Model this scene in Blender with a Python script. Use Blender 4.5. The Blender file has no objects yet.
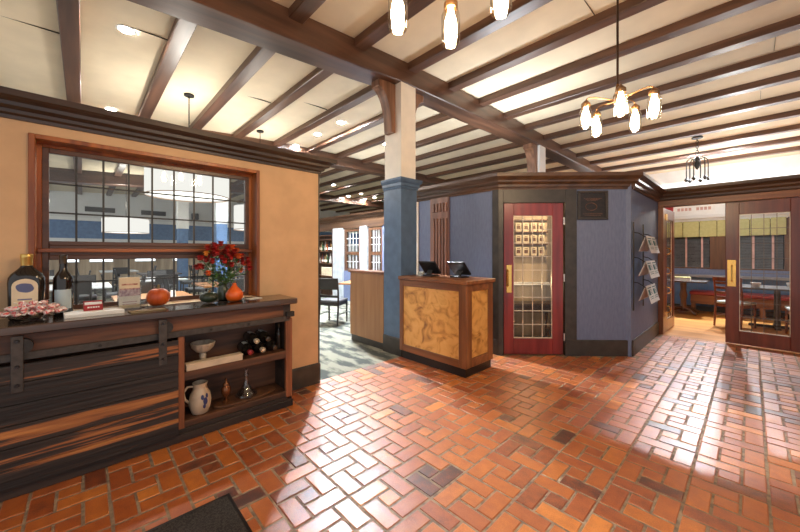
import bpy, bmesh, math, random
from mathutils import Vector, Matrix
random.seed(7)
SC = bpy.context.scene
COL = SC.collection
PI = math.pi

# ------------------------------------------------------------------ mesh builder
class MB:
    def __init__(s): s.v=[]; s.f=[]; s.m=[]; s.cur=0; s.M=None; s.runs=[]
    def add(s, vs, fs):
        o=len(s.v); s.runs.append((o,len(s.f)))
        if s.M is not None: vs=[tuple(s.M@Vector(v)) for v in vs]
        s.v+= [tuple(v) for v in vs]
        for f in fs: s.f.append(tuple(i+o for i in f)); s.m.append(s.cur)
        return s
    def box(s,a,b):
        x0,x1=sorted((a[0],b[0])); y0,y1=sorted((a[1],b[1])); z0,z1=sorted((a[2],b[2]))
        return s.add([(x0,y0,z0),(x1,y0,z0),(x1,y1,z0),(x0,y1,z0),(x0,y0,z1),(x1,y0,z1),(x1,y1,z1),(x0,y1,z1)],
              [(0,3,2,1),(4,5,6,7),(0,1,5,4),(1,2,6,5),(2,3,7,6),(3,0,4,7)])
    def obox(s,c,size,rx=0,ry=0,rz=0):
        R=Matrix.Translation(c)@Matrix.Rotation(rz,4,'Z')@Matrix.Rotation(ry,4,'Y')@Matrix.Rotation(rx,4,'X')
        h=[k/2 for k in size]; old=s.M
        s.M=R if old is None else old@R
        s.box((-h[0],-h[1],-h[2]),(h[0],h[1],h[2])); s.M=old; return s
    def cyl(s,p0,p1,r0,r1=None,n=16,cap=True):
        r1=r0 if r1 is None else r1
        p0=Vector(p0); p1=Vector(p1); d=(p1-p0).normalized()
        u=d.orthogonal().normalized(); w=d.cross(u)
        vs=[]
        for p,r in ((p0,r0),(p1,r1)):
            for k in range(n):
                a=2*PI*k/n; vs.append(p+u*(r*math.cos(a))+w*(r*math.sin(a)))
        fs=[(k,(k+1)%n,n+(k+1)%n,n+k) for k in range(n)]
        if cap: fs+=[tuple(range(n-1,-1,-1)),tuple(range(n,2*n))]
        return s.add(vs,fs)
    def tube(s,pts,r,n=8):
        pts=[Vector(p) for p in pts]; rs=r if isinstance(r,(list,tuple)) else [r]*len(pts)
        vs=[]; u=None
        for i,p in enumerate(pts):
            t=(pts[min(i+1,len(pts)-1)]-pts[max(i-1,0)]).normalized()
            if u is None: u=t.orthogonal().normalized()
            else: u=(u-t*u.dot(t)).normalized()
            w=t.cross(u)
            for k in range(n):
                a=2*PI*k/n; vs.append(p+u*(rs[i]*math.cos(a))+w*(rs[i]*math.sin(a)))
        fs=[]
        for i in range(len(pts)-1):
            for k in range(n): fs.append((i*n+k,i*n+(k+1)%n,(i+1)*n+(k+1)%n,(i+1)*n+k))
        fs+=[tuple(range(n-1,-1,-1)),tuple(range((len(pts)-1)*n,len(pts)*n))]
        return s.add(vs,fs)
    def lathe(s,prof,c=(0,0,0),n=24,sx=1,sy=1,lobes=0,depth=0,cap=True):
        vs=[]; fs=[]
        for (r,z) in prof:
            for k in range(n):
                a=2*PI*k/n; q=r*(1-depth*(abs(math.sin(lobes*a/2))<.35)) if lobes else r
                vs.append((c[0]+q*sx*math.cos(a),c[1]+q*sy*math.sin(a),c[2]+z))
        m=len(prof)
        for i in range(m-1):
            for k in range(n): fs.append((i*n+k,i*n+(k+1)%n,(i+1)*n+(k+1)%n,(i+1)*n+k))
        if cap and prof[0][0]>1e-6: fs.append(tuple(range(n-1,-1,-1)))
        if cap and prof[-1][0]>1e-6: fs.append(tuple(range((m-1)*n,m*n)))
        return s.add(vs,fs)
    def prism(s,poly,z0,z1):
        n=len(poly)
        vs=[(x,y,z0) for x,y in poly]+[(x,y,z1) for x,y in poly]
        return s.add(vs,[tuple(range(n-1,-1,-1)),tuple(range(n,2*n))]+[(k,(k+1)%n,n+(k+1)%n,n+k) for k in range(n)])
    def extr(s,poly,fn0,fn1):
        """poly of 2-d points, mapped to 3-d by fn0 and fn1"""
        n=len(poly)
        vs=[fn0(p) for p in poly]+[fn1(p) for p in poly]
        return s.add(vs,[tuple(range(n-1,-1,-1)),tuple(range(n,2*n))]+[(k,(k+1)%n,n+(k+1)%n,n+k) for k in range(n)])
    def ball(s,c,r,n=12,m=8,sz=1):
        return s.lathe([(r*math.sin(PI*i/m),-r*sz*math.cos(PI*i/m)) for i in range(m+1)],c,n)
    def sweep(s,path,prof,side=1):
        """moulding: prof = [(out,z)] swept along 2-d path with mitres; out is to the right of travel"""
        n=len(path); k=len(prof); vs=[]; fs=[]
        nr=[]
        for i in range(n-1):
            dx=path[i+1][0]-path[i][0]; dy=path[i+1][1]-path[i][1]; L=math.hypot(dx,dy); nr.append((dy/L*side,-dx/L*side))
        for i in range(n):
            if i==0: o=nr[0]; 
            elif i==n-1: o=nr[-1]
            else:
                a,b=nr[i-1],nr[i]; q=1+a[0]*b[0]+a[1]*b[1]; o=((a[0]+b[0])/q,(a[1]+b[1])/q)
            for (u,z) in prof: vs.append((path[i][0]+o[0]*u,path[i][1]+o[1]*u,z))
        for i in range(n-1):
            for j in range(k): fs.append((i*k+j,i*k+(j+1)%k,(i+1)*k+(j+1)%k,(i+1)*k+j))
        fs+=[tuple(range(k)),tuple(range((n-1)*k,n*k))]
        return s.add(vs,fs)
    def build_each(s,name,mats,parent=None,**kw):
        """every shape added becomes an object of its own"""
        ends=s.runs[1:]+[(len(s.v),len(s.f))]; out=[]
        for (v0,f0),(v1,f1) in zip(s.runs,ends):
            q=MB(); q.v=s.v[v0:v1]; q.f=[tuple(i-v0 for i in f) for f in s.f[f0:f1]]; q.m=s.m[f0:f1]
            out.append(q.build(name,mats,parent,**kw))
        return out
    def build(s,name,mats,parent=None,smooth=None,bevel=0,seg=1,kind=None,loc=None):
        me=bpy.data.meshes.new(name); me.from_pydata(s.v,[],s.f)
        if not isinstance(mats,(list,tuple)): mats=[mats]
        for m in mats: me.materials.append(m)
        for p,i in zip(me.polygons,s.m): p.material_index=i
        bm=bmesh.new(); bm.from_mesh(me); bmesh.ops.recalc_face_normals(bm,faces=bm.faces); bm.to_mesh(me); bm.free()
        if smooth:
            for p in me.polygons: p.use_smooth=True
            me.set_sharp_from_angle(angle=math.radians(smooth))
        me.update()
        o=bpy.data.objects.new(name,me); COL.objects.link(o)
        if parent: o.parent=parent
        if loc: o.location=loc
        if bevel:
            b=o.modifiers.new('edge','BEVEL'); b.width=bevel; b.segments=seg; b.limit_method='ANGLE'; b.angle_limit=math.radians(40)
        if kind: o['kind']=kind
        return o

def thing(name,label,cat,loc=(0,0,0),rz=0,group=None):
    o=bpy.data.objects.new(name,None); COL.objects.link(o); o.location=loc; o.rotation_euler=(0,0,rz); o.empty_display_size=.1
    tag(o,label,cat,group); return o
def tag(o,label,cat,group=None):
    o['label']=label; o['category']=cat
    if group: o['group']=group
    return o
def struct(name,loc=(0,0,0),rz=0):
    o=bpy.data.objects.new(name,None); COL.objects.link(o); o.location=loc; o.rotation_euler=(0,0,rz); o['kind']='structure'; return o
KIDS={}
def kids(o): return [c for c in bpy.data.objects if c.parent==o]
def dup(root,loc,rz,label=None,group=None,cache={}):
    r=root.copy(); COL.objects.link(r); r.location=loc; r.rotation_euler=(0,0,rz)
    if label: r['label']=label
    if group: r['group']=group
    if root.name not in cache: cache[root.name]=[(c,kids(c)) for c in kids(root)]
    for ch,gr in cache[root.name]:
        c=ch.copy(); COL.objects.link(c); c.parent=r
        for g_ in gr:
            d=g_.copy(); COL.objects.link(d); d.parent=c
    return r

# ------------------------------------------------------------------ materials
def newmat(name):
    m=bpy.data.materials.new(name); m.use_nodes=True; nt=m.node_tree; nt.nodes.clear()
    out=nt.nodes.new('ShaderNodeOutputMaterial'); return m,nt,out
def rgb(c): return (c[0],c[1],c[2],1)
def pbr(name,base,rough=.5,metal=0,var=.12,scale=8,bump=0,spec=.5,c2=None,stretch=(1,1,1),detail=4,lo=.35,hi=.65,coat=0,trans=0,world=False):
    m,nt,out=newmat(name); N=nt.nodes.new; L=nt.links.new
    p=N('ShaderNodeBsdfPrincipled'); L(p.outputs[0],out.inputs[0])
    p.inputs['Roughness'].default_value=rough; p.inputs['Metallic'].default_value=metal
    p.inputs['Specular IOR Level'].default_value=spec; p.inputs['Coat Weight'].default_value=coat
    if trans: p.inputs['Transmission Weight'].default_value=trans
    tc=N('ShaderNodeTexCoord'); mp=N('ShaderNodeMapping'); mp.inputs['Scale'].default_value=stretch
    L(tc.outputs['Object'],mp.inputs[0])
    nz=N('ShaderNodeTexNoise'); nz.inputs['Scale'].default_value=scale; nz.inputs['Detail'].default_value=detail
    L(mp.outputs[0],nz.inputs['Vector'])
    cr=N('ShaderNodeValToRGB'); cr.color_ramp.elements[0].position=lo; cr.color_ramp.elements[1].position=hi
    a=c2 if c2 else tuple(k*(1-var) for k in base); b=base if c2 else tuple(min(1,k*(1+var)) for k in base)
    cr.color_ramp.elements[0].color=rgb(a); cr.color_ramp.elements[1].color=rgb(b)
    L(nz.outputs['Fac'],cr.inputs[0]); L(cr.outputs[0],p.inputs['Base Color'])
    if bump:
        bp=N('ShaderNodeBump'); bp.inputs['Strength'].default_value=bump; bp.inputs['Distance'].default_value=.01
        L(nz.outputs['Fac'],bp.inputs['Height']); L(bp.outputs[0],p.inputs['Normal'])
    return m
def wood(name,c1,c2,axis='y',scale=14,rough=.4,bump=.15,lo=.35,hi=.65,ratio=.08,spec=.5,coat=0):
    st={'x':(ratio,1,1),'y':(1,ratio,1),'z':(1,1,ratio)}[axis]
    return pbr(name,c1,rough,0,c2=c2,stretch=st,scale=scale,detail=6,bump=bump,lo=lo,hi=hi,spec=spec,coat=coat)
def emit(name,col,st):
    m,nt,out=newmat(name); e=nt.nodes.new('ShaderNodeEmission'); e.inputs[0].default_value=rgb(col); e.inputs[1].default_value=st
    nt.links.new(e.outputs[0],out.inputs[0]); return m
def thinglass(name,tint=(.95,.97,.97),refl=.06,rough=.02):
    m,nt,out=newmat(name); N=nt.nodes.new; L=nt.links.new
    t=N('ShaderNodeBsdfTransparent'); t.inputs[0].default_value=rgb(tint)
    g=N('ShaderNodeBsdfGlossy'); g.inputs['Roughness'].default_value=rough
    lw=N('ShaderNodeLayerWeight'); lw.inputs[0].default_value=.35
    mr=N('ShaderNodeMapRange'); mr.inputs['To Min'].default_value=refl*.6; mr.inputs['To Max'].default_value=min(1,refl*7)
    L(lw.outputs['Facing'],mr.inputs['Value'])
    mx=N('ShaderNodeMixShader'); L(mr.outputs[0],mx.inputs[0]); L(t.outputs[0],mx.inputs[1]); L(g.outputs[0],mx.inputs[2]); L(mx.outputs[0],out.inputs[0])
    return m

M={}
M['plaster_tan']=pbr('plaster tan',(.60,.385,.21),.75,var=.06,scale=5,bump=.03)
M['ceiling']=pbr('ceiling cream',(.74,.635,.465),.85,var=.05,scale=2.5,bump=.03)
M['white']=pbr('white paint',(.80,.81,.80),.6,var=.03,scale=4)
M['column_cream']=pbr('cream column paint',(.82,.75,.64),.6,var=.04,scale=6)
M['joist']=wood('joist wood',(.135,.062,.034),(.062,.027,.015),'x',10,.38,.25,spec=.6)
M['beam']=wood('beam wood',(.125,.058,.033),(.05,.023,.014),'y',9,.34,.25,spec=.6)
M['bracket']=wood('bracket wood',(.16,.07,.03),(.07,.03,.015),'z',14,.4,.2)
M['pilaster']=wood('pilaster wood',(.26,.115,.075),(.13,.055,.036),'z',14,.38,.1)
M['corbel']=wood('worn corbel wood',(.30,.15,.085),(.12,.055,.03),'z',14,.45,.2)
M['cornice']=wood('cornice wood',(.052,.028,.018),(.026,.014,.010),'y',10,.33,.1)
M['cornice_x']=wood('cornice wood across',(.115,.058,.028),(.055,.027,.015),'x',10,.33,.1)
M['darktrim']=pbr('charcoal brown trim',(.040,.034,.028),.42,var=.25,scale=9)
M['blue']=pbr('blue grasscloth',(.155,.195,.32),.55,c2=(.13,.165,.275),scale=40,stretch=(1,1,.25),bump=.1)
M['blue_col']=pbr('slate blue column paint',(.095,.16,.26),.38,c2=(.07,.12,.20),scale=7,bump=.04)
M['window_wood']=wood('window casing wood',(.42,.125,.022),(.19,.048,.009),'z',14,.35,.12)
M['window_wood_y']=wood('window casing wood long',(.38,.112,.02),(.17,.043,.009),'y',14,.35,.12)
M['sash']=wood('sash dark wood',(.115,.043,.017),(.06,.023,.010),'y',14,.35,.1)
M['muntin']=pbr('black muntin',(.022,.02,.018),.45)
M['lead']=pbr('pale lead came',(.66,.57,.45),.4,metal=.3)
M['lead_dark']=pbr('lead came',(.15,.12,.10),.4,metal=.3)
M['glass']=thinglass('window glass',refl=.03)
M['jarglass']=thinglass('jar glass',(.98,.97,.95),.11,.03)
M['red_wood']=wood('red stained wood',(.27,.028,.024),(.15,.013,.012),'z',12,.3,.08,coat=.2)
M['mahogany']=wood('mahogany',(.21,.042,.018),(.11,.021,.010),'z',12,.28,.08,coat=.2)
M['opening_wood']=wood('orange brown casing',(.32,.115,.04),(.16,.052,.02),'z',12,.35,.08)
M['opening_wood_x']=wood('orange brown header',(.28,.10,.036),(.14,.045,.018),'x',12,.35,.08)
M['brass']=pbr('polished brass',(.80,.47,.13),.25,metal=1,var=.1)
M['steel']=pbr('steel hinge',(.6,.58,.55),.35,metal=1)
M['strap']=pbr('dark strap iron',(.062,.052,.045),.5,metal=.2,var=.25,scale=30)
M['iron']=pbr('black iron',(.035,.031,.028),.5,metal=.4,var=.25,scale=30)
M['oak']=wood('stand oak',(.30,.115,.040),(.16,.058,.022),'z',16,.38,.1)
M['oak_x']=wood('stand oak across',(.30,.115,.040),(.16,.058,.022),'x',16,.38,.1)
M['halfwall']=wood('half wall oak',(.36,.185,.082),(.27,.13,.055),'z',14,.42,.05)
M['black']=pbr('black plastic',(.015,.015,.017),.3)
M['screen']=pbr('dark screen glass',(.012,.014,.018),.12)
M['silver']=pbr('grey reader plastic',(.42,.45,.43),.4)
M['blacktrim']=pbr('black kick board',(.012,.011,.010),.35)
M['paper']=pbr('white paper',(.82,.82,.80),.7,var=.04)
M['sb_dark']=wood('charred sideboard wood',(.050,.032,.024),(.014,.010,.009),'y',18,.6,.35)
M['sb_shelf']=wood('worn shelf wood',(.15,.062,.03),(.045,.022,.014),'y',16,.5,.2)
M['sb_stile']=wood('orange sideboard stile',(.32,.115,.048),(.15,.05,.022),'z',18,.5,.2)
M['sb_rail']=wood('orange sideboard rail',(.28,.105,.042),(.075,.03,.015),'y',10,.5,.2,lo=.38,hi=.56)
M['sb_top']=wood('sideboard counter',(.085,.052,.038),(.022,.015,.012),'y',14,.22,.1,coat=.4)
M['cream_box']=pbr('cream box lid',(.62,.50,.36),.6)
def charred():
    m,nt,out=newmat('half stripped barn boards'); N=nt.nodes.new; L=nt.links.new
    p=N('ShaderNodeBsdfPrincipled'); L(p.outputs[0],out.inputs[0]); p.inputs['Roughness'].default_value=.6
    tc=N('ShaderNodeTexCoord')
    def nz(st,sc,det):
        mp=N('ShaderNodeMapping'); mp.inputs['Scale'].default_value=st; L(tc.outputs['Object'],mp.inputs[0])
        n=N('ShaderNodeTexNoise'); n.inputs['Scale'].default_value=sc; n.inputs['Detail'].default_value=det; L(mp.outputs[0],n.inputs['Vector']); return n
    a=nz((1,.075,2.1),7.0,9); b=nz((1,.05,1),55,6)
    mx=N('ShaderNodeMath'); mx.operation='MULTIPLY_ADD'; mx.inputs[1].default_value=.22; L(b.outputs['Fac'],mx.inputs[0]); L(a.outputs['Fac'],mx.inputs[2])
    cr=N('ShaderNodeValToRGB'); E=cr.color_ramp.elements
    E[0].position=.52; E[0].color=(.014,.010,.009,1); E[1].position=.78; E[1].color=(.52,.21,.06,1)
    e=E.new(.652); e.color=(.042,.028,.022,1); e=E.new(.68); e.color=(.29,.10,.033,1)
    L(mx.outputs[0],cr.inputs[0]); L(cr.outputs[0],p.inputs['Base Color'])
    bp=N('ShaderNodeBump'); bp.inputs['Strength'].default_value=.5; bp.inputs['Distance'].default_value=.01; L(b.outputs['Fac'],bp.inputs['Height']); L(bp.outputs[0],p.inputs['Normal'])
    return m
M['charred']=charred()
def burl():
    m,nt,out=newmat('burl veneer'); N=nt.nodes.new; L=nt.links.new
    p=N('ShaderNodeBsdfPrincipled'); L(p.outputs[0],out.inputs[0]); p.inputs['Roughness'].default_value=.3
    tc=N('ShaderNodeTexCoord'); n=N('ShaderNodeTexNoise'); n.inputs['Scale'].default_value=5.5; n.inputs['Detail'].default_value=7; n.inputs['Distortion'].default_value=1.5
    L(tc.outputs['Object'],n.inputs['Vector'])
    cr=N('ShaderNodeValToRGB'); E=cr.color_ramp.elements
    E[0].position=.28; E[0].color=(.22,.075,.016,1); E[1].position=.7; E[1].color=(.80,.47,.15,1)
    e=E.new(.40); e.color=(.55,.26,.06,1); e=E.new(.52); e.color=(.74,.40,.11,1)
    L(n.outputs['Fac'],cr.inputs[0]); L(cr.outputs[0],p.inputs['Base Color']); return m
M['burl']=burl()
def brickmat():
    m,nt,out=newmat('glazed quarry bricks'); N=nt.nodes.new; L=nt.links.new
    p=N('ShaderNodeBsdfPrincipled'); L(p.outputs[0],out.inputs[0])
    at=N('ShaderNodeAttribute'); at.attribute_name='brick'
    sep=N('ShaderNodeSeparateColor'); L(at.outputs['Color'],sep.inputs[0])
    cr=N('ShaderNodeValToRGB'); E=cr.color_ramp.elements
    E[0].position=0; E[0].color=(.075,.034,.026,1); E[1].position=1; E[1].color=(.76,.26,.045,1)
    for q,c in ((.12,(.15,.040,.018,1)),(.4,(.40,.095,.022,1)),(.75,(.56,.165,.030,1))):
        e=E.new(q); e.color=c
    tc=N('ShaderNodeTexCoord'); n=N('ShaderNodeTexNoise'); n.inputs['Scale'].default_value=14; n.inputs['Detail'].default_value=5; L(tc.outputs['Object'],n.inputs['Vector'])
    n2=N('ShaderNodeTexNoise'); n2.inputs['Scale'].default_value=160; n2.inputs['Detail'].default_value=3; L(tc.outputs['Object'],n2.inputs['Vector'])
    a=N('ShaderNodeMath'); a.operation='MULTIPLY_ADD'; a.inputs[1].default_value=.62; L(n.outputs['Fac'],a.inputs[0])
    fz=N('ShaderNodeMath'); fz.operation='MULTIPLY_ADD'; fz.inputs[1].default_value=.5; fz.inputs[2].default_value=-.60; L(n2.outputs['Fac'],fz.inputs[0]); L(fz.outputs[0],a.inputs[2])
    b=N('ShaderNodeMath'); b.operation='ADD'; b.use_clamp=True; L(sep.outputs[0],b.inputs[0]); L(a.outputs[0],b.inputs[1])
    L(b.outputs[0],cr.inputs[0]); L(cr.outputs[0],p.inputs['Base Color'])
    r=N('ShaderNodeMapRange'); r.inputs['To Min'].default_value=.33; r.inputs['To Max'].default_value=.47; L(n.outputs['Fac'],r.inputs['Value']); L(r.outputs[0],p.inputs['Roughness'])
    p.inputs['Coat Weight'].default_value=.4; p.inputs['Coat Roughness'].default_value=.36; p.inputs['Specular IOR Level'].default_value=.8
    mb=N('ShaderNodeMath'); mb.operation='MULTIPLY_ADD'; mb.inputs[1].default_value=.3; L(n2.outputs['Fac'],mb.inputs[0]); L(n.outputs['Fac'],mb.inputs[2])
    bp=N('ShaderNodeBump'); bp.inputs['Strength'].default_value=.25; bp.inputs['Distance'].default_value=.008; L(mb.outputs[0],bp.inputs['Height']); L(bp.outputs[0],p.inputs['Normal'])
    return m
M['brick']=brickmat()
M['mortar']=pbr('mortar',(.40,.29,.19),.8,var=.25,scale=20,c2=(.19,.14,.10))
M['carpet']=pbr('patterned carpet',(.25,.245,.19),.95,c2=(.06,.068,.06),scale=4.5,stretch=(.6,1.4,1),detail=5,lo=.42,hi=.55)
M['plank']=wood('honey floor boards',(.62,.28,.065),(.44,.17,.035),'x',6,.32,.05,spec=.5)
M['mat']=pbr('dark speckled mat',(.055,.045,.04),.95,c2=(.018,.016,.015),scale=140,lo=.4,hi=.6,bump=.4)

def plain(key,c,rough=.5,**k): M[key]=pbr(key.replace('_',' '),c,rough,**k)
# ------------------------------------------------------------------ ceiling heights (the old ceiling climbs a little away from the sideboard)
def lerp(tab,y):
    if y<=tab[0][0]: return tab[0][1]
    for (a,b),(c,d) in zip(tab,tab[1:]):
        if y<=c: return b+(d-b)*(y-a)/(c-a)
    return tab[-1][1]
ZJ=[(-3,3.58),(-2,3.62),(0,3.70),(1.6,3.79),(2.4,3.85),(3.4,3.91),(5,3.96),(14,3.94)]
ZB=[(-3,3.36),(-2,3.40),(0,3.48),(1,3.55),(2.5,3.645),(3.1,3.70),(4,3.72),(7.5,3.80),(14,3.82)]
zj=lambda y:lerp(ZJ,y)
JD=.10
zc_=lambda y:zj(y)+JD
zb=lambda y:lerp(ZB,y)
XL,XR,YN,YF=-18.5,3.4,-3.0,14.0

mb=MB(); ys=[YN,-2,0,1.6,2.4,3.4,5,YF]
vs=[]; 
for y in ys:
    z=zc_(y); vs+=[(XL,y,z),(XR,y,z),(XR,y,z+.12),(XL,y,z+.12)]
fs=[]
for i in range(len(ys)-1):
    for j in range(4): fs.append((i*4+j,i*4+(j+1)%4,i*4+4+(j+1)%4,i*4+4+j))
fs+=[(0,1,2,3),tuple(range(len(vs)-4,len(vs)))]
mb.add(vs,fs).build('ceiling',M['ceiling'],kind='structure')
for y in (-2.75,-1.85,-1.0,-.1,.78,1.6,2.42,3.32,4.2,5.05,5.9,6.75,7.65,8.65,9.7,10.8,11.9,13.0):
    z=zj(y); MB().box((XL,y-.08,z),(XR,y+.08,z+JD+.006)).build('ceiling_beam',M['joist'],bevel=.008,kind='structure')
def beam(x0,x1,dz=0):
    m=MB(); yy=[YN,-2,0,1,2.5,3.1,4,7.5,YF]; v=[]; f=[]
    for y in yy: v+=[(x0,y,zb(y)+dz),(x1,y,zb(y)+dz),(x1,y,zc_(y)+.004),(x0,y,zc_(y)+.004)]
    for i in range(len(yy)-1):
        for j in range(4): f.append((i*4+j,i*4+(j+1)%4,i*4+4+(j+1)%4,i*4+4+j))
    f+=[(0,1,2,3),tuple(range(len(v)-4,len(v)))]
    return m.add(v,f).build('ceiling_beam',M['beam'],bevel=.012,kind='structure')
beam(-3.60,-3.25); beam(-8.05,-7.72); beam(-13.9,-13.5,-.05)
m=MB()
for x,y0,y1 in ((-5.2,-.9,0),(-4.6,.0,.8),(-5.6,1.6,2.4),(-5.3,2.4,3.3),(-1.2,3.4,4.2),(.2,6.0,6.7),(.1,8.0,8.6)):
    m.box((x-.002,y0+.09,zc_((y0+y1)/2)-.006),(x+.002,y1-.09,zc_((y0+y1)/2)+.01))
m.build_each('trim_1',M['darktrim'],kind='structure')   # board joints of the ceiling panels

# ------------------------------------------------------------------ floors
VEST=[(-4.5,4.1),(-2.37,4.1),(-1.11,5.36),(-1.11,7.15),(-4.5,7.15)]
def invest(x,y): return x<-1.11 and y>4.1 and y>x+6.47
MOD=.3315; X0=-1.922; Y0=1.105; U=MOD/3; G=.0058
bm_v=[]; bm_f=[]; bm_c=[]
def brick(x0,y0,x1,y1):
    if x1-x0<.03 or y1-y0<.03: return
    j=lambda: random.uniform(-.0012,.0012)
    a=(x0+G+j(),y0+G+j()); b=(x1-G+j(),y1-G+j()); e=.005; o=len(bm_v); zt=random.uniform(-.0015,.0008)
    for (q,z) in ((0,-.012),(0,zt-.004),(e,zt)):
        bm_v.extend([(a[0]+q,a[1]+q,z),(b[0]-q,a[1]+q,z),(b[0]-q,b[1]-q,z),(a[0]+q,b[1]-q,z)])
    for r in (0,4):
        for k in range(4): bm_f.append((o+r+k,o+r+(k+1)%4,o+r+4+(k+1)%4,o+r+4+k))
    bm_f.append((o+8,o+9,o+10,o+11))
    c=min(1,max(0,random.gauss(.58,.17)))
    if random.random()<.05: c*=.35
    bm_c.extend([c]*9)
XW,XE,YS,YE=-3.25,3.3,-3.0,7.12
for i in range(-6,18):
    for k in range(-15,21):
        x=X0+i*MOD; y=Y0+k*MOD
        for (a,b,c,d) in ((0,0,1,2),(0,2,2,3),(2,1,3,3),(1,0,3,1),(1,1,2,2)):
            xa,xb=max(XW,x+a*U),min(XE,x+c*U); ya,yb=max(YS,y+b*U),min(YE,y+d*U)
            if invest((xa+xb)/2,(ya+yb)/2): continue
            brick(xa,ya,xb,yb)
me=bpy.data.meshes.new('floor'); me.from_pydata(bm_v,[],bm_f)
ca=me.attributes.new('brick','FLOAT_COLOR','FACE')
ca.data.foreach_set('color',[q for c in bm_c for q in (c,c,c,1)])
me.materials.append(M['brick']); fl=bpy.data.objects.new('floor',me); COL.objects.link(fl); fl['kind']='structure'
MB().box((-3.25,YS,-.10),(XE,YE,-.0035)).build('floor_surface',M['mortar'],kind='structure')
MB().box((XL,YN,-.10),(-3.25,YF,-.002)).build('carpet_floor',M['carpet'],kind='structure')
MB().prism([(-3.25,4.12),(-2.38,4.12),(-1.13,5.37),(-1.13,7.12),(-3.25,7.12)],-.007,.002).build('vestibule_floor',M['mat'],kind='structure')
MB().box((-3.25,YE,-.10),(XE,YF,-.002)).build('wood_floor',M['plank'],kind='structure')

# ------------------------------------------------------------------ partition with the leaded window (sideboard wall)
WX=-3.2; WT=.24
WY0,WY1,WZ0,WZ1=-.255,1.205,.985,2.165
m=MB()
m.box((WX-WT,YN,0),(WX,WY0,2.30)); m.box((WX-WT,WY1,0),(WX,1.83,2.30)); m.box((WX-WT,WY0,0),(WX,WY1,WZ0)); m.box((WX-WT,WY0,WZ1),(WX,WY1,2.30))
m.build('wall_left',M['plaster_tan'],kind='structure')
PROF=[(-.03,2.235),(.018,2.235),(.022,2.255),(.045,2.265),(.05,2.285),(.085,2.30),(.09,2.322),(.115,2.335),(.145,2.343),(.145,2.382),(-.03,2.382)]
MB().sweep([(WX,YN),(WX,1.83),(WX-WT,1.83),(WX-WT,YN)],PROF).build('trim_2',M['cornice'],kind='structure')
MB().box((WX-WT,YN,2.28),(WX,1.83,2.37)).build('trim_3',M['cornice'],kind='structure')
MB().sweep([(WX,1.385),(WX,1.83),(WX-WT,1.83),(WX-WT,1.2)],[(0,0),(.016,0),(.016,.20),(.010,.215),(0,.215)]).build('baseboard_left',M['darktrim'],kind='structure')
MB().box((WX-WT-.004,1.828,.2),(WX+.004,1.842,2.25)).build('trim_4',M['darktrim'],kind='structure')   # dark edge guard on the wall end
w=struct('window_1')
def frame_ring(m,x0,x1,ya,yb,za,zb,t,bot=True,tb=None):
    m.box((x0,ya,za),(x1,ya+t,zb)); m.box((x0,yb-t,za),(x1,yb,zb)); m.box((x0,ya+t,zb-(tb or t)),(x1,yb-t,zb))
    if bot: m.box((x0,ya+t,za),(x1,yb-t,za+t))
    return m
frame_ring(MB(),WX-.115,WX+.018,WY0,WY1,WZ0+.001,WZ1,.030,False).build('casing',M['window_wood'],w,bevel=.003)
frame_ring(MB(),WX-.19,WX-.115,WY0,WY1,WZ0+.001,WZ1,.052,False,.05).build('casing',M['window_wood'],w,bevel=.003)
GX=WX-.13
GY=[-.170,-.035,.110,.257,.404,.552,.697,.845,.988,1.130]
m=MB(); frame_ring(m,GX-.03,GX+.012,GY[0]-.034,GY[-1]+.024,1.412,2.115,.034); m.box((GX-.03,GY[0],1.446),(GX+.012,GY[-1],1.475)); m.build('sash',M['sash'],w,bevel=.003)
m=MB(); frame_ring(m,GX-.035,GX+.005,GY[0]-.034,GY[-1]+.024,.99,1.411,.034); m.box((GX-.035,GY[0],1.345),(GX+.005,GY[-1],1.377)); m.build('sash',M['sash'],w,bevel=.003)
MB().box((GX-.02,WY0+.03,1.398),(GX+.045,WY1-.03,1.424)).build('meeting_rail',M['window_wood_y'],w,bevel=.004)
for (za,zb_,rows) in ((1.475,2.081,(1.672,1.875)),(1.024,1.345,(1.185,))):
    m=MB()
    for y in GY[1:-1]: m.box((GX-.006,y-.006,za),(GX+.006,y+.006,zb_))
    for z in rows: m.box((GX-.006,GY[0],z-.0055),(GX+.006,GY[-1],z+.0055))
    m.build('muntin_grid',M['muntin'],w)
    MB().box((GX-.002,GY[0]-.004,za-.004),(GX+.002,GY[-1]+.004,zb_+.004)).build('pane',M['glass'],w)

# ------------------------------------------------------------------ column with capital and brackets
CX0,CX1,CY0,CY1=-3.60,-3.245,3.10,3.40
MB().box((CX0+.01,CY0+.01,2.3),(CX1-.01,CY1-.01,zb(3.2))).build('column',M['column_cream'],kind='structure')
c=struct('column_shell')
m=MB(); m.box((CX0,CY0,.2),(CX1,CY1,2.30)); m.build('shaft',M['blue_col'],c)
MB().sweep([(CX0,CY0),(CX1,CY0),(CX1,CY1),(CX0,CY1),(CX0,CY0)],[(-.02,2.262),(.012,2.262),(.018,2.29),(.03,2.30),(.03,2.335),(.05,2.35),(.06,2.375),(.06,2.40),(-.02,2.40)]).build('capital',M['blue_col'],c)
MB().sweep([(CX0,CY0),(CX1,CY0),(CX1,CY1),(CX0,CY1),(CX0,CY0)],[(-.05,0),(.018,0),(.018,.22),(.01,.235),(-.05,.235)]).build('base',M['darktrim'],c)
def bracket(x0,x1,y,sgn,ztop,h,out):
    P=[(0,ztop),(0,ztop-h),(.07,ztop-h)]
    for k in range(9):
        a=k/8; P.append((.075+(out-.075)*(1-math.cos(a*PI/2)) , ztop-h+.02+(h-.12)*math.sin(a*PI/2)))
    P+=[(out,ztop)]
    return MB().extr(P,lambda p:(x0,y+sgn*p[0],p[1]),lambda p:(x1,y+sgn*p[0],p[1])).build('corbel_trim',M['corbel'],bevel=.006,kind='structure')
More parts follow.
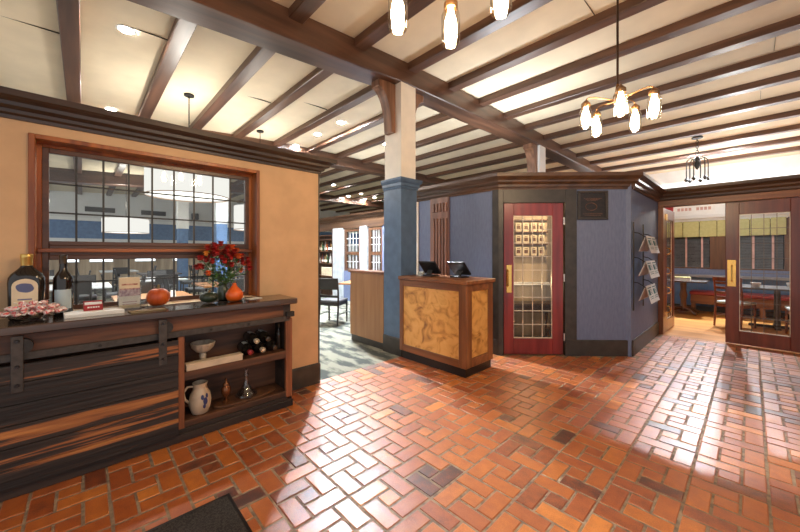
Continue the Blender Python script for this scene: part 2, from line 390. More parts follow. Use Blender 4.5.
bracket(-3.52,-3.36,CY0+.008,-1,zb(2.9)+.01,.66,.30)
bracket(-3.52,-3.36,CY1-.008,1,zb(3.6)+.01,.62,.28)
# second column beyond the vestibule
MB().box((-3.56,7.42,0),(-3.27,7.72,3.80)).build('column',M['white'],kind='structure')
bracket(-3.52,-3.32,7.43,-1,3.80,.9,.30)

# ------------------------------------------------------------------ vestibule walls
s2=math.sqrt(.5)
m=MB(); m.box((-4.5,4.1,0),(-2.37,4.2,2.36)); m.box((-4.5,4.2,0),(-4.4,7.15,2.36)); m.build('vestibule_wall',M['blue'],kind='structure')
A_=Vector((-2.37,4.1,0)); DG=Vector((s2,s2,0)); WL=(Vector((-1.11,5.36,0))-A_).length   # 1.782
d=struct('vestibule_wall',loc=A_,rz=PI/4)
D0,D1=.07,.875      # door edges along the diagonal
m=MB(); m.box((D1+.165,0,.0),(WL,.1,2.36)); m.build('wall_panel',M['blue'],d)
m=MB(); m.box((D1+.01,-.012,0),(D1+.168,.11,2.34)); m.box((-.01,-.012,0),(D0-.01,.11,2.34)); m.box((D0-.01,-.012,2.0665),(D1+.01,.11,2.34)); m.build('door_casing',M['darktrim'],d,bevel=.004)
m=MB(); m.box((-1.11-.1,5.30,0),(-1.11,7.15,2.36)); m.build('vestibule_wall',M['blue'],kind='structure')
MB().prism([(-4.45,4.15),(-2.42,4.15),(-1.17,5.40),(-1.17,7.1),(-4.45,7.1)],2.30,2.36).build('vestibule_ceiling',M['cornice'],kind='structure')
VP=[(-.05,2.245),(.014,2.245),(.02,2.27),(.035,2.28),(.04,2.31),(.075,2.34),(.08,2.362),(.10,2.375),(.135,2.405),(.135,2.45),(-.05,2.45)]
MB().sweep([(-4.5,4.1),(-2.37,4.1),(-1.11,5.36),(-1.11,7.15),(3.4,7.15)],VP).build('trim_5',M['cornice_x'],kind='structure')
MB().sweep([(-1.11-.632,5.36-.632),(-1.11,5.36),(-1.11,7.10)],[(-.02,0),(.018,0),(.018,.205),(.012,.215),(-.02,.215)]).build('vestibule_baseboard',M['darktrim'],kind='structure')
MB().sweep([(-4.5,4.1),(-2.37,4.1)],[(-.02,0),(.018,0),(.018,.205),(.012,.215),(-.02,.215)]).build('vestibule_baseboard',M['darktrim'],kind='structure')
m=MB(); m.box((-2.46,4.085,.2),(-2.368,4.1,2.25)); m.build('trim_6',M['darktrim'],kind='structure')
# fluted pilaster on the blue wall behind the host stand
pl=struct('trim_7')
m=MB(); m.box((-3.585,4.075,.2),(-3.21,4.1,2.25)); m.build('board',M['pilaster'],pl)
m=MB()
for k in range(5): m.box((-3.525+k*.062,4.055,.3),(-3.49+k*.062,4.078,1.93))
for k in range(5): m.box((-3.525+k*.062,4.055,2.03),(-3.49+k*.062,4.078,2.17))
m.build_each('flute',M['pilaster'],pl,bevel=.006)

# red leaded door
dr=struct('door_1',loc=A_,rz=PI/4)
DW=D1-D0
gx0,gx1,gz0,gz1=D0+.135,D1-.148,.225,1.895
m=MB(); y0,y1=.012,.052
m.box((D0+.003,y0,.012),(gx0,y1,2.066)); m.box((gx1,y0,.012),(D1-.003,y1,2.066)); m.box((gx0,y0,.012),(gx1,y1,gz0)); m.box((gx0,y0,gz1),(gx1,y1,2.066))
m.build('door_frame',M['red_wood'],dr,bevel=.004)
m=MB()
for k in range(1,4): x=gx0+(gx1-gx0)*k/4; m.box((x-.0045,.028,gz0),(x+.0045,.036,gz1))
for k in range(1,9): z=gz0+(gz1-gz0)*k/9; m.box((gx0,.028,z-.0045),(gx1,.036,z+.0045))
m.box((gx0,.022,gz0),(gx0+.008,.04,gz1)); m.box((gx1-.008,.022,gz0),(gx1,.04,gz1)); m.box((gx0,.022,gz0),(gx1,.04,gz0+.012)); m.box((gx0,.022,gz1-.008),(gx1,.04,gz1))
m.build('lead_grid',M['lead'],dr)
MB().box((gx0,.031,gz0),(gx1,.033,gz1)).build('pane',M['glass'],dr)
m=MB(); m.box((D0+.035,.004,.845),(D0+.108,.012,1.225)); pp=m.build('push_plate',M['brass'],dr,bevel=.003)
m=MB()
for z in (.87,1.2): m.cyl((D0+.07,.0045,z),(D0+.07,.001,z),.006)
m.tube([(D0+.05,.004,.93),(D0+.05,-.025,.95),(D0+.05,-.025,1.14),(D0+.05,.004,1.16)],.008)
m.build('door_handle',M['brass'],pp,smooth=40)
for z in (.25,1.05,1.82): MB().cyl((D1+.004,.002,z-.05),(D1+.004,.002,z+.05),.012).build('hinge',M['steel'],dr)
MB().box((D0,-.005,0),(D1,.1,.011)).build('threshold',M['bracket'],dr)

# ------------------------------------------------------------------ wall with the double doors
PY=7.15
m=MB(); m.box((.60,PY,0),(XR,PY+.16,2.30)); m.box((-1.11,PY,2.26),(.60,PY+.16,2.36)); m.box((-4.5,PY,0),(-1.11,PY+.16,2.36)); m.box((.60,PY,2.3),(XR,PY+.16,2.36)); m.build('wall_back',M['mahogany'],kind='structure')
MB().box((-1.11,PY,2.36),(XR,PY+.16,2.44)).build('trim_8',M['cornice_x'],kind='structure')
fr=struct('door_2')
m=MB(); m.box((-1.108,PY-.02,0),(-1.035,PY+.16,2.165)); m.box((.525,PY-.02,0),(.62,PY+.16,2.165)); m.build_each('jamb',M['opening_wood'],fr,bevel=.004)
m=MB(); m.box((-1.108,PY-.022,2.165),(.62,PY+.16,2.262)); m.build('header',M['opening_wood_x'],fr,bevel=.004)
def leaf(parent,x0,x1,grid=(4,8),flip=1):
    W=x1-x0; gx0,gx1,gz0,gz1=x0+.15,x1-.15,.21,1.965
    m=MB(); y0,y1=.0,.045
    m.box((x0,y0,.012),(gx0,y1,2.155)); m.box((gx1,y0,.012),(x1,y1,2.155)); m.box((gx0,y0,.012),(gx1,y1,gz0)); m.box((gx0,y0,gz1),(gx1,y1,2.155))
    m.build('door_frame',M['mahogany'],parent,bevel=.005)
    m=MB()
    for k in range(1,grid[0]): x=gx0+(gx1-gx0)*k/grid[0]; m.box((x-.0035,.018,gz0),(x+.0035,.027,gz1))
    for k in range(1,grid[1]): z=gz0+(gz1-gz0)*k/grid[1]; m.box((gx0,.018,z-.0035),(gx1,.027,z+.0035))
    m.build('lead_grid',M['lead_dark'],parent)
    m=MB(); m.box((gx0,.014,gz0),(gx0+.008,.03,gz1)); m.box((gx1-.008,.014,gz0),(gx1,.03,gz1)); m.box((gx0,.014,gz0),(gx1,.03,gz0+.01)); m.box((gx0,.014,gz1-.008),(gx1,.03,gz1)); m.build('lead_border',M['lead'],parent)
    MB().box((gx0,.022,gz0),(gx1,.0235,gz1)).build('pane',M['glass'],parent)
r=struct('door_3',loc=(0,PY+.01,0))
leaf(r,-.283,.521)
pp=MB().box((-.262,-.008,.875),(-.165,0,1.28)).build('push_plate',M['brass'],r,bevel=.003)
MB().tube([(-.21,-.008,.95),(-.21,-.04,.97),(-.21,-.04,1.18),(-.21,-.008,1.2)],.009).build('door_handle',M['brass'],pp,smooth=40)
r=struct('door_4',loc=(-1.035,PY+.15,0),rz=math.radians(88))
leaf(r,0,.80)
m=MB()
for z in (.35,.68,1.02,1.36): m.tube([(.07+.0,-.005,z),(.07,-.05,z+.01),(.11,-.06,z+.05),(.07,-.05,z+.1),(.07,-.005,z+.11)],.009)
m.build('door_handle',M['brass'],r,smooth=40)
MB().box((.02,-.012,1.95),(.16,.0,2.06)).build('door_closer',M['brass'],r)
# ------------------------------------------------------------------ sideboard with sliding barn door
def at(loc):
    m=MB(); m.M=Matrix.Translation((-loc[0],-loc[1],-loc[2])); return m
SB=(-3.04,.25,0)
sb=thing('sideboard','rustic charred wood sideboard with sliding barn door under the leaded window','sideboard',SB)
BX=-2.90
at(SB).box((-3.195,-1.0,.935),(-2.825,1.405,.985)).build('countertop',M['sb_top'],sb,bevel=.006)
at(SB).box((-3.19,-.98,.10),(-3.17,1.37,.935)).build('back_panel',M['sb_shelf'],sb)
m=at(SB); m.box((-3.17,1.345,.08),(-2.925,1.375,.935)); m.build('side_panel',M['sb_dark'],sb)
m=at(SB); m.box((-3.17,-.98,.08),(-2.925,-.95,.935)); m.build('side_panel',M['sb_dark'],sb)
at(SB).box((-3.17,.51,.14),(-2.925,.535,.935)).build('divider',M['sb_dark'],sb)
at(SB).box((BX-.03,.505,.09),(BX,.547,.775)).build('stile',M['sb_stile'],sb,bevel=.003)
at(SB).box((BX-.03,1.33,.07),(BX+.003,1.39,.80)).build('corner_post',M['sb_stile'],sb,bevel=.004)
at(SB).box((BX-.03,1.31,.80),(BX-.001,1.375,.935)).build('corner_block',M['sb_dark'],sb,bevel=.004)
at(SB).box((-3.17,-.95,.095),(BX-.002,1.345,.14)).build('bottom_shelf',M['sb_shelf'],sb,bevel=.003)
at(SB).box((-3.17,.535,.44),(BX-.004,1.345,.505)).build('shelf',M['sb_shelf'],sb,bevel=.004)
m=at(SB); m.box((-3.15,-.99,0),(BX+.012,1.392,.06)); m.box((-3.15,-.99,.06),(BX+.003,1.385,.092)); m.build('plinth',M['sb_dark'],sb,bevel=.004)
at(SB).box((BX-.03,-.95,.78),(BX-.006,1.312,.93)).build('top_rail',M['sb_rail'],sb)
tr=at(SB).box((BX+.006,-.95,.777),(BX+.014,1.36,.822)).build('door_track',M['strap'],sb,bevel=.002)
m=at(SB)
for y in (-.6,.08,.72,1.0,1.34): m.cyl((BX-.006,y,.80),(BX+.022,y,.80),.010)
m.build_each('bolt',M['iron'],tr)
m=at(SB); m.box((BX-.002,1.325,.815),(BX+.03,1.40,.862)); m.build('track_stop',M['iron'],tr,bevel=.004)
DX=BX+.018
m=at(SB)
z=.062
for h in (.12,.115,.125,.115,.12,.105): m.box((DX,-.92,z+.0015),(DX+.024,.502,z+h-.0015)); z+=h
dd=m.build('sliding_door',M['charred'],sb,bevel=.002)
for y in (-.27,.408):
    h=at(SB).box((DX+.024,y-.024,.605),(DX+.031,y+.024,.925)).build('hanger_strap',M['strap'],dd,bevel=.002)
    m=at(SB)
    for zz in (.645,.75,.895): m.cyl((DX+.028,y,zz),(DX+.042,y,zz),.011,.008)
    m.build_each('bolt',M['black'],h,smooth=40)
    m=at(SB); m.cyl((DX-.006,y+.02,.862),(DX+.024,y+.02,.862),.042,n=24); m.build('wheel',M['iron'],dd,smooth=40)

# ------------------------------------------------------------------ things on the counter
CT=.9855
plain('bottle_dark',(.016,.012,.009),.08); plain('gold_cap',(.62,.42,.12),.3,metal=.7); plain('label_cream',(.72,.60,.42),.6)
plain('label_blue',(.10,.12,.24),.6); plain('label_teal',(.40,.50,.54),.6); plain('wine_foil',(.045,.03,.015),.3)
plain('red_card',(.36,.018,.022),.5); plain('band_red',(.23,.045,.03),.5,c2=(.62,.34,.26),scale=60)
M['pumpkin']=pbr('pumpkin skin',(.62,.125,.016),.4,c2=(.42,.06,.01),scale=10,stretch=(1,1,.4))
M['gourd']=pbr('orange gourd skin',(.78,.135,.012),.35,c2=(.62,.09,.01),scale=8)
M['green_gourd']=pbr('dark green gourd skin',(.035,.05,.028),.35,c2=(.012,.02,.012),scale=12)
plain('stem',(.20,.14,.06),.7)
def label_patch(m,r,z0,z1,a0,a1,sx=1,sy=1,off=.0012,n=10):
    vs=[];fs=[]
    for i in range(n+1):
        a=a0+(a1-a0)*i/n
        for z in (z0,z1): vs.append(((r+off)*sx*math.cos(a),(r+off)*sy*math.sin(a),z))
    for i in range(n): fs.append((i*2,i*2+2,i*2+3,i*2+1))
    m.add(vs,fs); return m
# big flask bottle: the flat side looks to the room
FA=math.atan2(.25,3.1)
t=thing('liquor_bottle','big flat dark liquor bottle with gold cap and cream label on the sideboard','bottle',(-3.115,-.255,CT),-.07)
def squircle(hx,hy,z,k,n=32,e=.55):
    return [((hx*k)*math.copysign(abs(math.cos(2*PI*i/n))**e,math.cos(2*PI*i/n)),(hy*k)*math.copysign(abs(math.sin(2*PI*i/n))**e,math.sin(2*PI*i/n)),z) for i in range(n)]
def loft(m,rings):
    n=len(rings[0]); vs=[p for r in rings for p in r]; fs=[]
    for i in range(len(rings)-1):
        for k in range(n): fs.append((i*n+k,i*n+(k+1)%n,(i+1)*n+(k+1)%n,(i+1)*n+k))
    fs+=[tuple(range(n-1,-1,-1)),tuple(range((len(rings)-1)*n,len(rings)*n))]
    return m.add(vs,fs)
R=[]
for z,wy,wx,e in ((0,.090,.040,.5),(.008,.098,.046,.5),(.22,.104,.050,.5),(.25,.101,.049,.6),(.272,.088,.046,.7),(.292,.064,.038,.85),(.308,.040,.029,1),(.32,.026,.024,1),(.335,.023,.023,1),(.36,.022,.022,1)):
    R.append(squircle(wx,wy*(.76 if wy>.06 else .85 if wy>.03 else 1),z*1.02,1,e=e))
loft(MB(),R).build('bottle_body',M['bottle_dark'],t,smooth=50)
MB().lathe([(.025,.330),(.027,.335),(.027,.375),(.029,.378),(.029,.398),(.026,.402),(0,.402)],n=20).build('cap',M['gold_cap'],t,smooth=40)
P=[(-.055,.04),(.055,.04),(.055,.205)]+[(.055*math.cos(k*PI/10),.205+.045*math.sin(k*PI/10)) for k in range(1,10)]+[(-.055,.205)]
lb=MB().extr(P,lambda p:(.0515,p[0],p[1]),lambda p:(.0485,p[0],p[1])).build('label',M['label_cream'],t)
m=MB(); vs=[(.0522,.038*math.cos(2*PI*k/20)*(1+.08*math.sin(5*k)),.195+.030*math.sin(2*PI*k/20)*(1+.1*math.cos(7*k))) for k in range(20)]
m.add(vs,[tuple(range(20))]); m.add([(.0524,y,z) for y,z in ((-.03,.12),(.03,.12),(.03,.128),(-.03,.128))],[(0,1,2,3)]); m.build_each('emblem',M['label_blue'],lb)
WB=[(0,0),(.036,0),(.038,.004),(.038,.17),(.036,.19),(.026,.21),(.016,.228),(.0145,.25),(.0145,.295),(.016,.297),(.016,.305),(.013,.307),(0,.307)]
def bottle(name,label,loc,S,lab,capm,body=None,group=None,cat='bottle',rz=0,la=0):
    t=thing(name,label,cat,loc,rz,group)
    MB().lathe([(r*S[0],z*S[1]) for r,z in WB],n=24).build('bottle_body',body or M['bottle_dark'],t,smooth=50)
    MB().lathe([(.0155*S[0],.262*S[1]),(.0155*S[0],.294*S[1]),(.0168*S[0],.2965*S[1]),(.0168*S[0],.306*S[1]),(0,.3085*S[1])],n=20).build('foil',capm,t,smooth=50)
    label_patch(MB(),.038*S[0],.035*S[1],  .132*S[1],la-.9,la+.9).build('label',lab,t,smooth=60)
    return t
bottle('wine_bottle','tall dark wine bottle with pale blue label standing before the window',(-3.125,-.095,CT),(1.28,1.29),M['label_teal'],M['wine_foil'])
# dish of wrapped mints
t=thing('candy_dish','glass dish heaped with red and white wrapped mints on the sideboard','dish',(-2.955,-.215,CT),.05)
M['clearglass']=thinglass('dish glass',(.93,.94,.94),.10,.03)
MB().lathe([(.05,0),(.055,.006),(.03,.012),(.06,.02),(.125,.04),(.150,.052),(.147,.055),(.12,.045),(.05,.025),(0,.022)],n=28,sx=.6,sy=1).build('bowl',M['clearglass'],t,smooth=40)
M['mint']=pbr('peppermint swirl',(.80,.62,.58),.3,c2=(.62,.10,.10),scale=55,lo=.44,hi=.52)
pm=thing('wrapped_mint','red and white wrapped mint in the heap of the glass dish','candy',(0,0,0),0,'mints heaped in the glass dish')
m=MB(); m.ball((0,0,0),.019,10,6,.62); m.build('candy',M['mint'],pm,smooth=60)
m=MB(); m.add([(-.036,-.012,.003),(-.036,.012,-.003),(-.016,.004,0),(0,.012,.0125),(.016,.004,0),(.036,.012,.004),(.036,-.012,-.003),(.016,-.004,0),(0,-.012,.0125),(-.016,-.004,0)],[(0,9,2,1),(9,8,3,2),(8,7,4,3),(7,6,5,4)])
m.build('wrapper',M['paper'],pm)
spots=[]
for lvl,(n,rr,z) in enumerate(((13,.118,.058),(9,.078,.062),(4,.035,.064),(10,.088,.084),(6,.048,.090),(2,.016,.092),(4,.040,.112))):
    for k in range(n):
        a=2*PI*(k+.5*lvl)/n; spots.append((-2.955+.62*rr*math.cos(a),-.215+rr*math.sin(a)*1.08,CT+z+random.uniform(-.003,.003)))
for i,p in enumerate(spots):
    if i==0: o=pm; o.location=p
    else: o=dup(pm,p,0)
    o.rotation_euler=(random.uniform(-.5,.5),random.uniform(-.5,.5),random.uniform(0,6.3))
# papers, cards, flyer holder
t=thing('paper_stack','neat stack of white leaflets lying on the sideboard under the red card holder','papers',(-3.03,.055,CT),.06)
m=MB(); m.box((-.09,-.145,0),(.09,.145,.022)); m.build('sheets',M['paper'],t)
t=thing('card_holder','small red business card box with white lettering on the leaflets','card holder',(-3.07,.05,CT+.0225),.03); t.scale=(.85,.85,.85)
m=MB(); m.box((-.035,-.056,0),(.035,.056,.008)); m.box((-.035,-.056,.008),(-.03,.056,.07)); m.box((.022,-.056,.008),(.027,.056,.045)); m.box((-.035,-.056,.008),(.027,-.052,.045)); m.box((-.035,.052,.008),(.027,.056,.045)); m.build('tray',M['red_card'],t)
m=MB(); m.box((-.026,-.05,.009),(.02,.05,.06)); m.build('cards',M['paper'],t)
m=MB()
for k,(a,b) in enumerate(((-.035,-.022),(-.018,-.008),(-.004,.008),(.012,.022),(.026,.035))): m.box((.0272,a,.02),(.0278,b,.031))
m.build('lettering',M['paper'],t)
t=thing('flyer_holder','clear upright flyer holder with cream leaflets and a red printed band','flyer holder',(-3.12,.245,CT),.08); t.scale=(1,.92,1.12)
m=MB(); m.box((-.04,-.07,0),(.045,.07,.005)); m.box((.018,-.07,.005),(.021,.07,.13)); m.box((-.03,-.07,.005),(-.027,.07,.215)); m.box((-.03,-.071,.005),(.02,-.069,.15)); m.box((-.03,.069,.005),(.02,.071,.15)); m.build('stand',M['clearglass'],t)
m=MB(); m.box((-.022,-.064,.006),(.012,.064,.205)); fl_=m.build('leaflet',M['label_cream'],t)
m=MB(); m.box((.0122,-.064,.085),(.0132,.064,.135)); m.build('printed_band',M['band_red'],fl_)
m=MB(); m.box((.0122,-.05,.155),(.0132,.05,.165)); m.box((.0122,-.045,.045),(.0132,.045,.05)); m.box((.0122,-.045,.03),(.0132,.045,.035)); m.build('printed_line',M['band_red'],fl_)
t=thing('booklet','thin brown card lying on the counter below the small pumpkin','card',(-2.93,.33,CT),.1)
MB().box((-.055,-.10,0),(.055,.10,.006)).build('cover',M['stem'],t)
t=thing('candle_holder','small white glass candle cup between flyer holder and pumpkin','candle',(-3.192,.335,CT))
MB().lathe([(.024,0),(.028,.004),(.032,.05),(.030,.052),(.027,.02),(0,.018)],n=18).build('cup',M['clearglass'],t,smooth=40)
MB().cyl((0,0,.019),(0,0,.042),.024,n=16).build('wax',M['paper'],t,smooth=40)
def pump(name,label,loc,r,sz,mat,stem=True,lobes=9,cat='pumpkin'):
    t=thing(name,label,cat,loc,random.random()*3)
    n=48; vs=[];fs=[];mm=12
    for i in range(mm+1):
        a=PI*i/mm
        for k in range(n):
            th=2*PI*k/n; q=r*math.sin(a)*(1-.075*(1-abs(math.sin(lobes*th/2)))**2); dip=.14*r*math.exp(-(q/r*3.2)**2)*(1 if a>PI/2 else -1)
            vs.append((q*math.cos(th),q*math.sin(th),r*sz*(1-math.cos(a))-dip-.0*r))
    for i in range(mm):
        for k in range(n): fs.append((i*n+k,i*n+(k+1)%n,(i+1)*n+(k+1)%n,(i+1)*n+k))
    MB().add(vs,fs).build('pumpkin_body',mat,t,smooth=60)
    if stem: MB().tube([(0,0,2*r*sz-.16*r),(.004,0,2*r*sz+.05*r),(.016,.006,2*r*sz+.22*r)],[.014*r/.08,.009*r/.08,.008*r/.08]).build('stem',M['stem'],t,smooth=50)
    return t
pump('pumpkin','small round ribbed orange pumpkin alone in the middle of the counter',(-3.11,.415,CT),.076,.95,M['pumpkin'])
pump('green_gourd','dark green squat gourd between the round pumpkin and the flower vase',(-3.05,.745,CT),.070,.66,M['green_gourd'],cat='gourd')
pump('green_gourd','dark green squat gourd half hidden behind the orange gourd',(-3.135,.985,CT),.055,.7,M['green_gourd'],cat='gourd')
t=thing('orange_gourd','smooth orange teardrop gourd under the red flowers','gourd',(-3.0,.925,CT))
MB().lathe([(0,.002),(.03,.001),(.055,.014),(.068,.042),(.066,.068),(.050,.095),(.028,.118),(.017,.136),(.013,.150),(.010,.154),(0,.155)],n=28).build('gourd_body',M['gourd'],t,smooth=60)
MB().tube([(0,0,.150),(.002,.003,.165),(.006,.008,.174)],[.008,.005,.005]).build('stem',M['stem'],t,smooth=50)
# bouquet
plain('vase_green',(.05,.065,.045),.2); plain('leaf_green',(.075,.16,.035),.55,var=.4,scale=30); plain('blossom_red',(.42,.022,.014),.6,var=.4,scale=40); plain('blossom_orange',(.68,.13,.02),.6,var=.3,scale=40); plain('blossom_yellow',(.72,.32,.04),.6)
BQ=(-3.145,.875,CT)
t=thing('flower_bouquet','bouquet of red and orange chrysanthemums in a vase behind the gourds','flowers',BQ)
MB().lathe([(.03,0),(.04,.005),(.048,.05),(.04,.10),(.028,.125),(.033,.14),(.028,.14),(.02,.12),(0,.11)],n=20).build('vase',M['vase_green'],t,smooth=50)
bl=[]
rb=random.Random(3)
while len(bl)<46:
    x=rb.uniform(-.10,.11); y=rb.uniform(-.20,.225); q=(x/.12)**2+(y/.235)**2
    if q>1: continue
    z=.40-.13*q+rb.uniform(-.05,.05)+.06*(1-q)
    if all((x-a)**2+(y-b)**2+(z-c_)**2>.0017 for a,b,c_ in bl): bl.append((x,y,z))
m=MB()
for x,y,z in bl[::2]: m.tube([(0,0,.10),(x*.35,y*.35,.2),(x*.8,y*.8,z*.85),(x,y,z)],.0025,5)
m.build('stem',M['leaf_green'],t)
m=MB()
for k in range(330):
    a=rb.uniform(0,2*PI); q=rb.uniform(.25,1); z=rb.uniform(.12,.36); x=.09*q*math.cos(a); y=(.06+.12*(z/.36))*q*math.sin(a)-.02
    L_=rb.uniform(.03,.06); b=rb.uniform(0,2*PI); el=rb.uniform(-.3,.9); dx=math.cos(b)*math.cos(el);dy=math.sin(b)*math.cos(el);dz=math.sin(el)
    sx,sy=-dy*.4,dx*.4
    m.add([(x,y,z),(x+L_*(dx*.5+sx*.7),y+L_*(dy*.5+sy*.7),z+L_*dz*.5+.004),(x+L_*dx,y+L_*dy,z+L_*dz),(x+L_*(dx*.5-sx*.7),y+L_*(dy*.5-sy*.7),z+L_*dz*.5+.004)],[(0,1,2),(0,2,3)])
m.build('foliage',M['leaf_green'],t)
for i,(x,y,z) in enumerate(bl):
    r=rb.uniform(.040,.052); m=MB()
    for ring,(rr,zz,n,tl) in enumerate(((1,0,12,.15),(.78,.006,10,.5),(.5,.011,7,.95))):
        for k in range(n):
            a=2*PI*k/n+ring*.3; c_,s_=math.cos(a),math.sin(a); w_=.30*r
            m.add([(x,y,z+zz),(x+r*rr*.6*c_-w_*s_,y+r*rr*.6*s_+w_*c_,z+zz+r*rr*.6*tl),(x+r*rr*c_,y+r*rr*s_,z+zz+r*rr*tl*.9),(x+r*rr*.6*c_+w_*s_,y+r*rr*.6*s_-w_*c_,z+zz+r*rr*.6*tl)],[(0,1,2),(0,2,3)])
    m.ball((x,y,z),r*.42,8,5,.8)
    m.build('blossom',M['blossom_yellow'] if i==4 else M['blossom_orange'] if i%6==2 else M['blossom_red'],t)
t=thing('note_card','white note card lying flat by the counter end near the flowers','card',(-3.06,1.10,CT),.25)
MB().box((-.045,-.06,0),(.045,.06,.004)).build('sheet',M['paper'],t)

# ------------------------------------------------------------------ things on the sideboard shelves
plain('stoneware',(.62,.50,.36),.35,c2=(.50,.38,.26),scale=12); plain('cobalt',(.03,.04,.14),.35); plain('compote_stone',(.62,.52,.40),.55,c2=(.42,.33,.24),scale=25); plain('copper',(.20,.075,.03),.25,metal=.6)
SH=.5055
t=thing('compote_bowl','cream footed bowl with basket pattern on the upper sideboard shelf','bowl',(-3.045,.70,SH)); t.scale=(1,1,1.12)
MB().lathe([(.045,0),(.05,.008),(.036,.02),(.022,.03),(.026,.06),(.022,.075),(.05,.088),(.078,.115),(.090,.148),(.085,.150),(.07,.12),(.03,.10),(0,.098)],n=36,lobes=12,depth=.06).build('bowl',M['compote_stone'],t,smooth=30)
t=thing('wooden_box','long low cream box lid along the front of the upper shelf','box',(-2.94,.76,SH))
m=MB(); m.box((-.035,-.20,0),(.033,.20,.040)); m.box((-.037,-.205,.040),(.035,.205,.052)); m.build('lid',M['cream_box'],t,bevel=.003)
WBL=[('dark wine bottle lying in the front row beside the cream box lid',(-3.155,1.04,SH+.0475),-.06,M['paper']),
     ('dark wine bottle lying in the middle of the bottom row on the shelf',(-3.155,1.138,SH+.0475),-.03,M['paper']),
     ('dark wine bottle lying at the shelf post end of the bottom row',(-3.155,1.236,SH+.0475),.0,M['paper']),
     ('dark wine bottle lying on top of the pile with pale cork end',(-3.155,1.09,SH+.132),-.05,M['paper']),
     ('dark wine bottle on top of the pile beside the corner post',(-3.155,1.188,SH+.132),-.05,M['paper'])]
for i,(lab,p,a,lm) in enumerate(WBL):
    t=bottle('wine_bottle',lab,p,(1.22,.80),lm,M['label_cream'] if i in (1,3) else M['red_card'] if i==0 else M['wine_foil'],group='wine bottles lying on the sideboard shelf',la=PI-.5)
    t.rotation_euler=(0,PI/2,a)
bottle('wine_bottle','single dark green bottle standing upright in the upper shelf corner',(-3.02,1.315,SH),(.62,.75),M['bottle_dark'],M['wine_foil'])
t=thing('serving_board','long oval wooden serving board lying on the lower sideboard shelf','board',(-3.02,1.025,.1405),PI/2+.08)
P=[(.26*math.cos(2*PI*k/40),.098*math.copysign(abs(math.sin(2*PI*k/40))**.8,math.sin(2*PI*k/40))) for k in range(40)]
MB().prism(P,0,.018).build('board',M['bracket'],t,bevel=.003)
t=thing('jug','cream stoneware jug with blue leaf decoration on the lower shelf','jug',(-2.99,.668,.1405),-.1); t.scale=(1.13,1.13,1.06)
MB().lathe([(.045,0),(.05,.004),(.066,.05),(.070,.09),(.062,.14),(.044,.175),(.040,.195),(.048,.222),(.043,.222),(.034,.19),(0,.17)],n=28).build('jug_body',M['stoneware'],t,smooth=50)
MB().tube([(-.0,-.042,.20),(0,-.075,.205),(0,-.098,.17),(0,-.092,.12),(0,-.064,.085)],.009).build('handle',M['stoneware'],t,smooth=50)
m=MB()
for (a0,z0,rz_) in ((.35,.10,.026),(.10,.13,.018),(.55,.135,.017),(.25,.065,.016)):
    vs=[]
    for k in range(12):
        th=2*PI*k/12; aa=a0+rz_*.55*math.cos(th)/.068; zz=z0+rz_*math.sin(th); rr=(.0705 if zz<.1 else .0705-(zz-.09)*.16)+.0018
        vs.append((rr*math.cos(aa),rr*math.sin(aa),zz))
    m.add(vs,[tuple(range(12))])
m.build('blue_leaf',M['cobalt'],t)
t=thing('copper_urn','small copper lidded urn standing on the wooden serving board','urn',(-3.0,.86,.159))
MB().lathe([(.026,0),(.03,.006),(.012,.02),(.012,.04),(.03,.06),(.037,.09),(.034,.118),(.022,.135),(.024,.14)],n=22).build('urn_body',M['copper'],t,smooth=50)
MB().lathe([(.026,.140),(.024,.152),(.010,.168),(.006,.176),(.010,.186),(.006,.196),(0,.198)],n=18).build('lid',M['copper'],t,smooth=50)
t=thing('glass_decanter','clear glass ship decanter with wide base on the serving board','decanter',(-3.03,1.03,.159))
MB().lathe([(.085,0),(.090,.006),(.085,.02),(.05,.05),(.026,.09),(.016,.13),(.015,.165),(.024,.182),(.021,.182),(.012,.165),(.012,.13),(.02,.09),(.045,.048),(.075,.015),(0,.010)],n=28).build('decanter_body',M['clearglass'],t,smooth=40)
MB().lathe([(.010,.16),(.011,.185),(.018,.195),(.018,.215),(.006,.228),(0,.229)],n=16).build('stopper',M['clearglass'],t,smooth=40)
t=thing('floor_mat','dark speckled floor mat lying on the bricks before the sideboard','mat',(-1.50,.05,.001))
MB().box((-.565,-.6,0),(.565,.547,.010)).build('pile',M['mat'],t,bevel=.004)
MB().prism([(-.58,-.62),(.58,-.62),(.58,.562),(-.58,.562)],0,.007).build('rubber_edge',M['black'],t)
# ------------------------------------------------------------------ host stand
HS=(-2.7025,3.34,0)
t=thing('host_stand','oak host stand with burl veneer panels beside the blue column','host stand',HS)
hx0,hx1,hy0,hy1=-.5325,.5325,-.28,.28
m=MB(); m.box((hx0+.02,hy0+.02,0),(hx1-.02,hy1-.02,.11)); m.build('kick_base',M['blacktrim'],t)
m=MB(); m.box((hx0+.03,hy0+.03,.10),(hx1-.03,hy1-.03,1.03)); m.build('carcass',M['oak'],t)
m=MB()
m.box((hx0,hy0,.10),(hx0+.065,hy0+.03,1.035)); m.box((hx1-.10,hy0,.10),(hx1,hy0+.03,1.035))
m.box((hx1-.03,hy0+.03,.10),(hx1,hy0+.12,1.035)); m.box((hx1-.03,hy1-.10,.10),(hx1,hy1,1.035)); m.box((hx0,hy0+.03,.1),(hx0+.03,hy1,1.035)); m.box((hx0+.03,hy1-.03,.1),(hx1-.03,hy1,1.035))
m.build_each('stile',M['oak'],t,bevel=.004)
m=MB()
m.box((hx0+.065,hy0,.10),(hx1-.10,hy0+.03,.185)); m.box((hx0+.065,hy0,.955),(hx1-.10,hy0+.03,1.035))
m.box((hx1-.03,hy0+.12,.10),(hx1,hy1-.10,.20)); m.box((hx1-.03,hy0+.12,.955),(hx1,hy1-.10,1.035))
m.build_each('rail',M['oak_x'],t,bevel=.004)
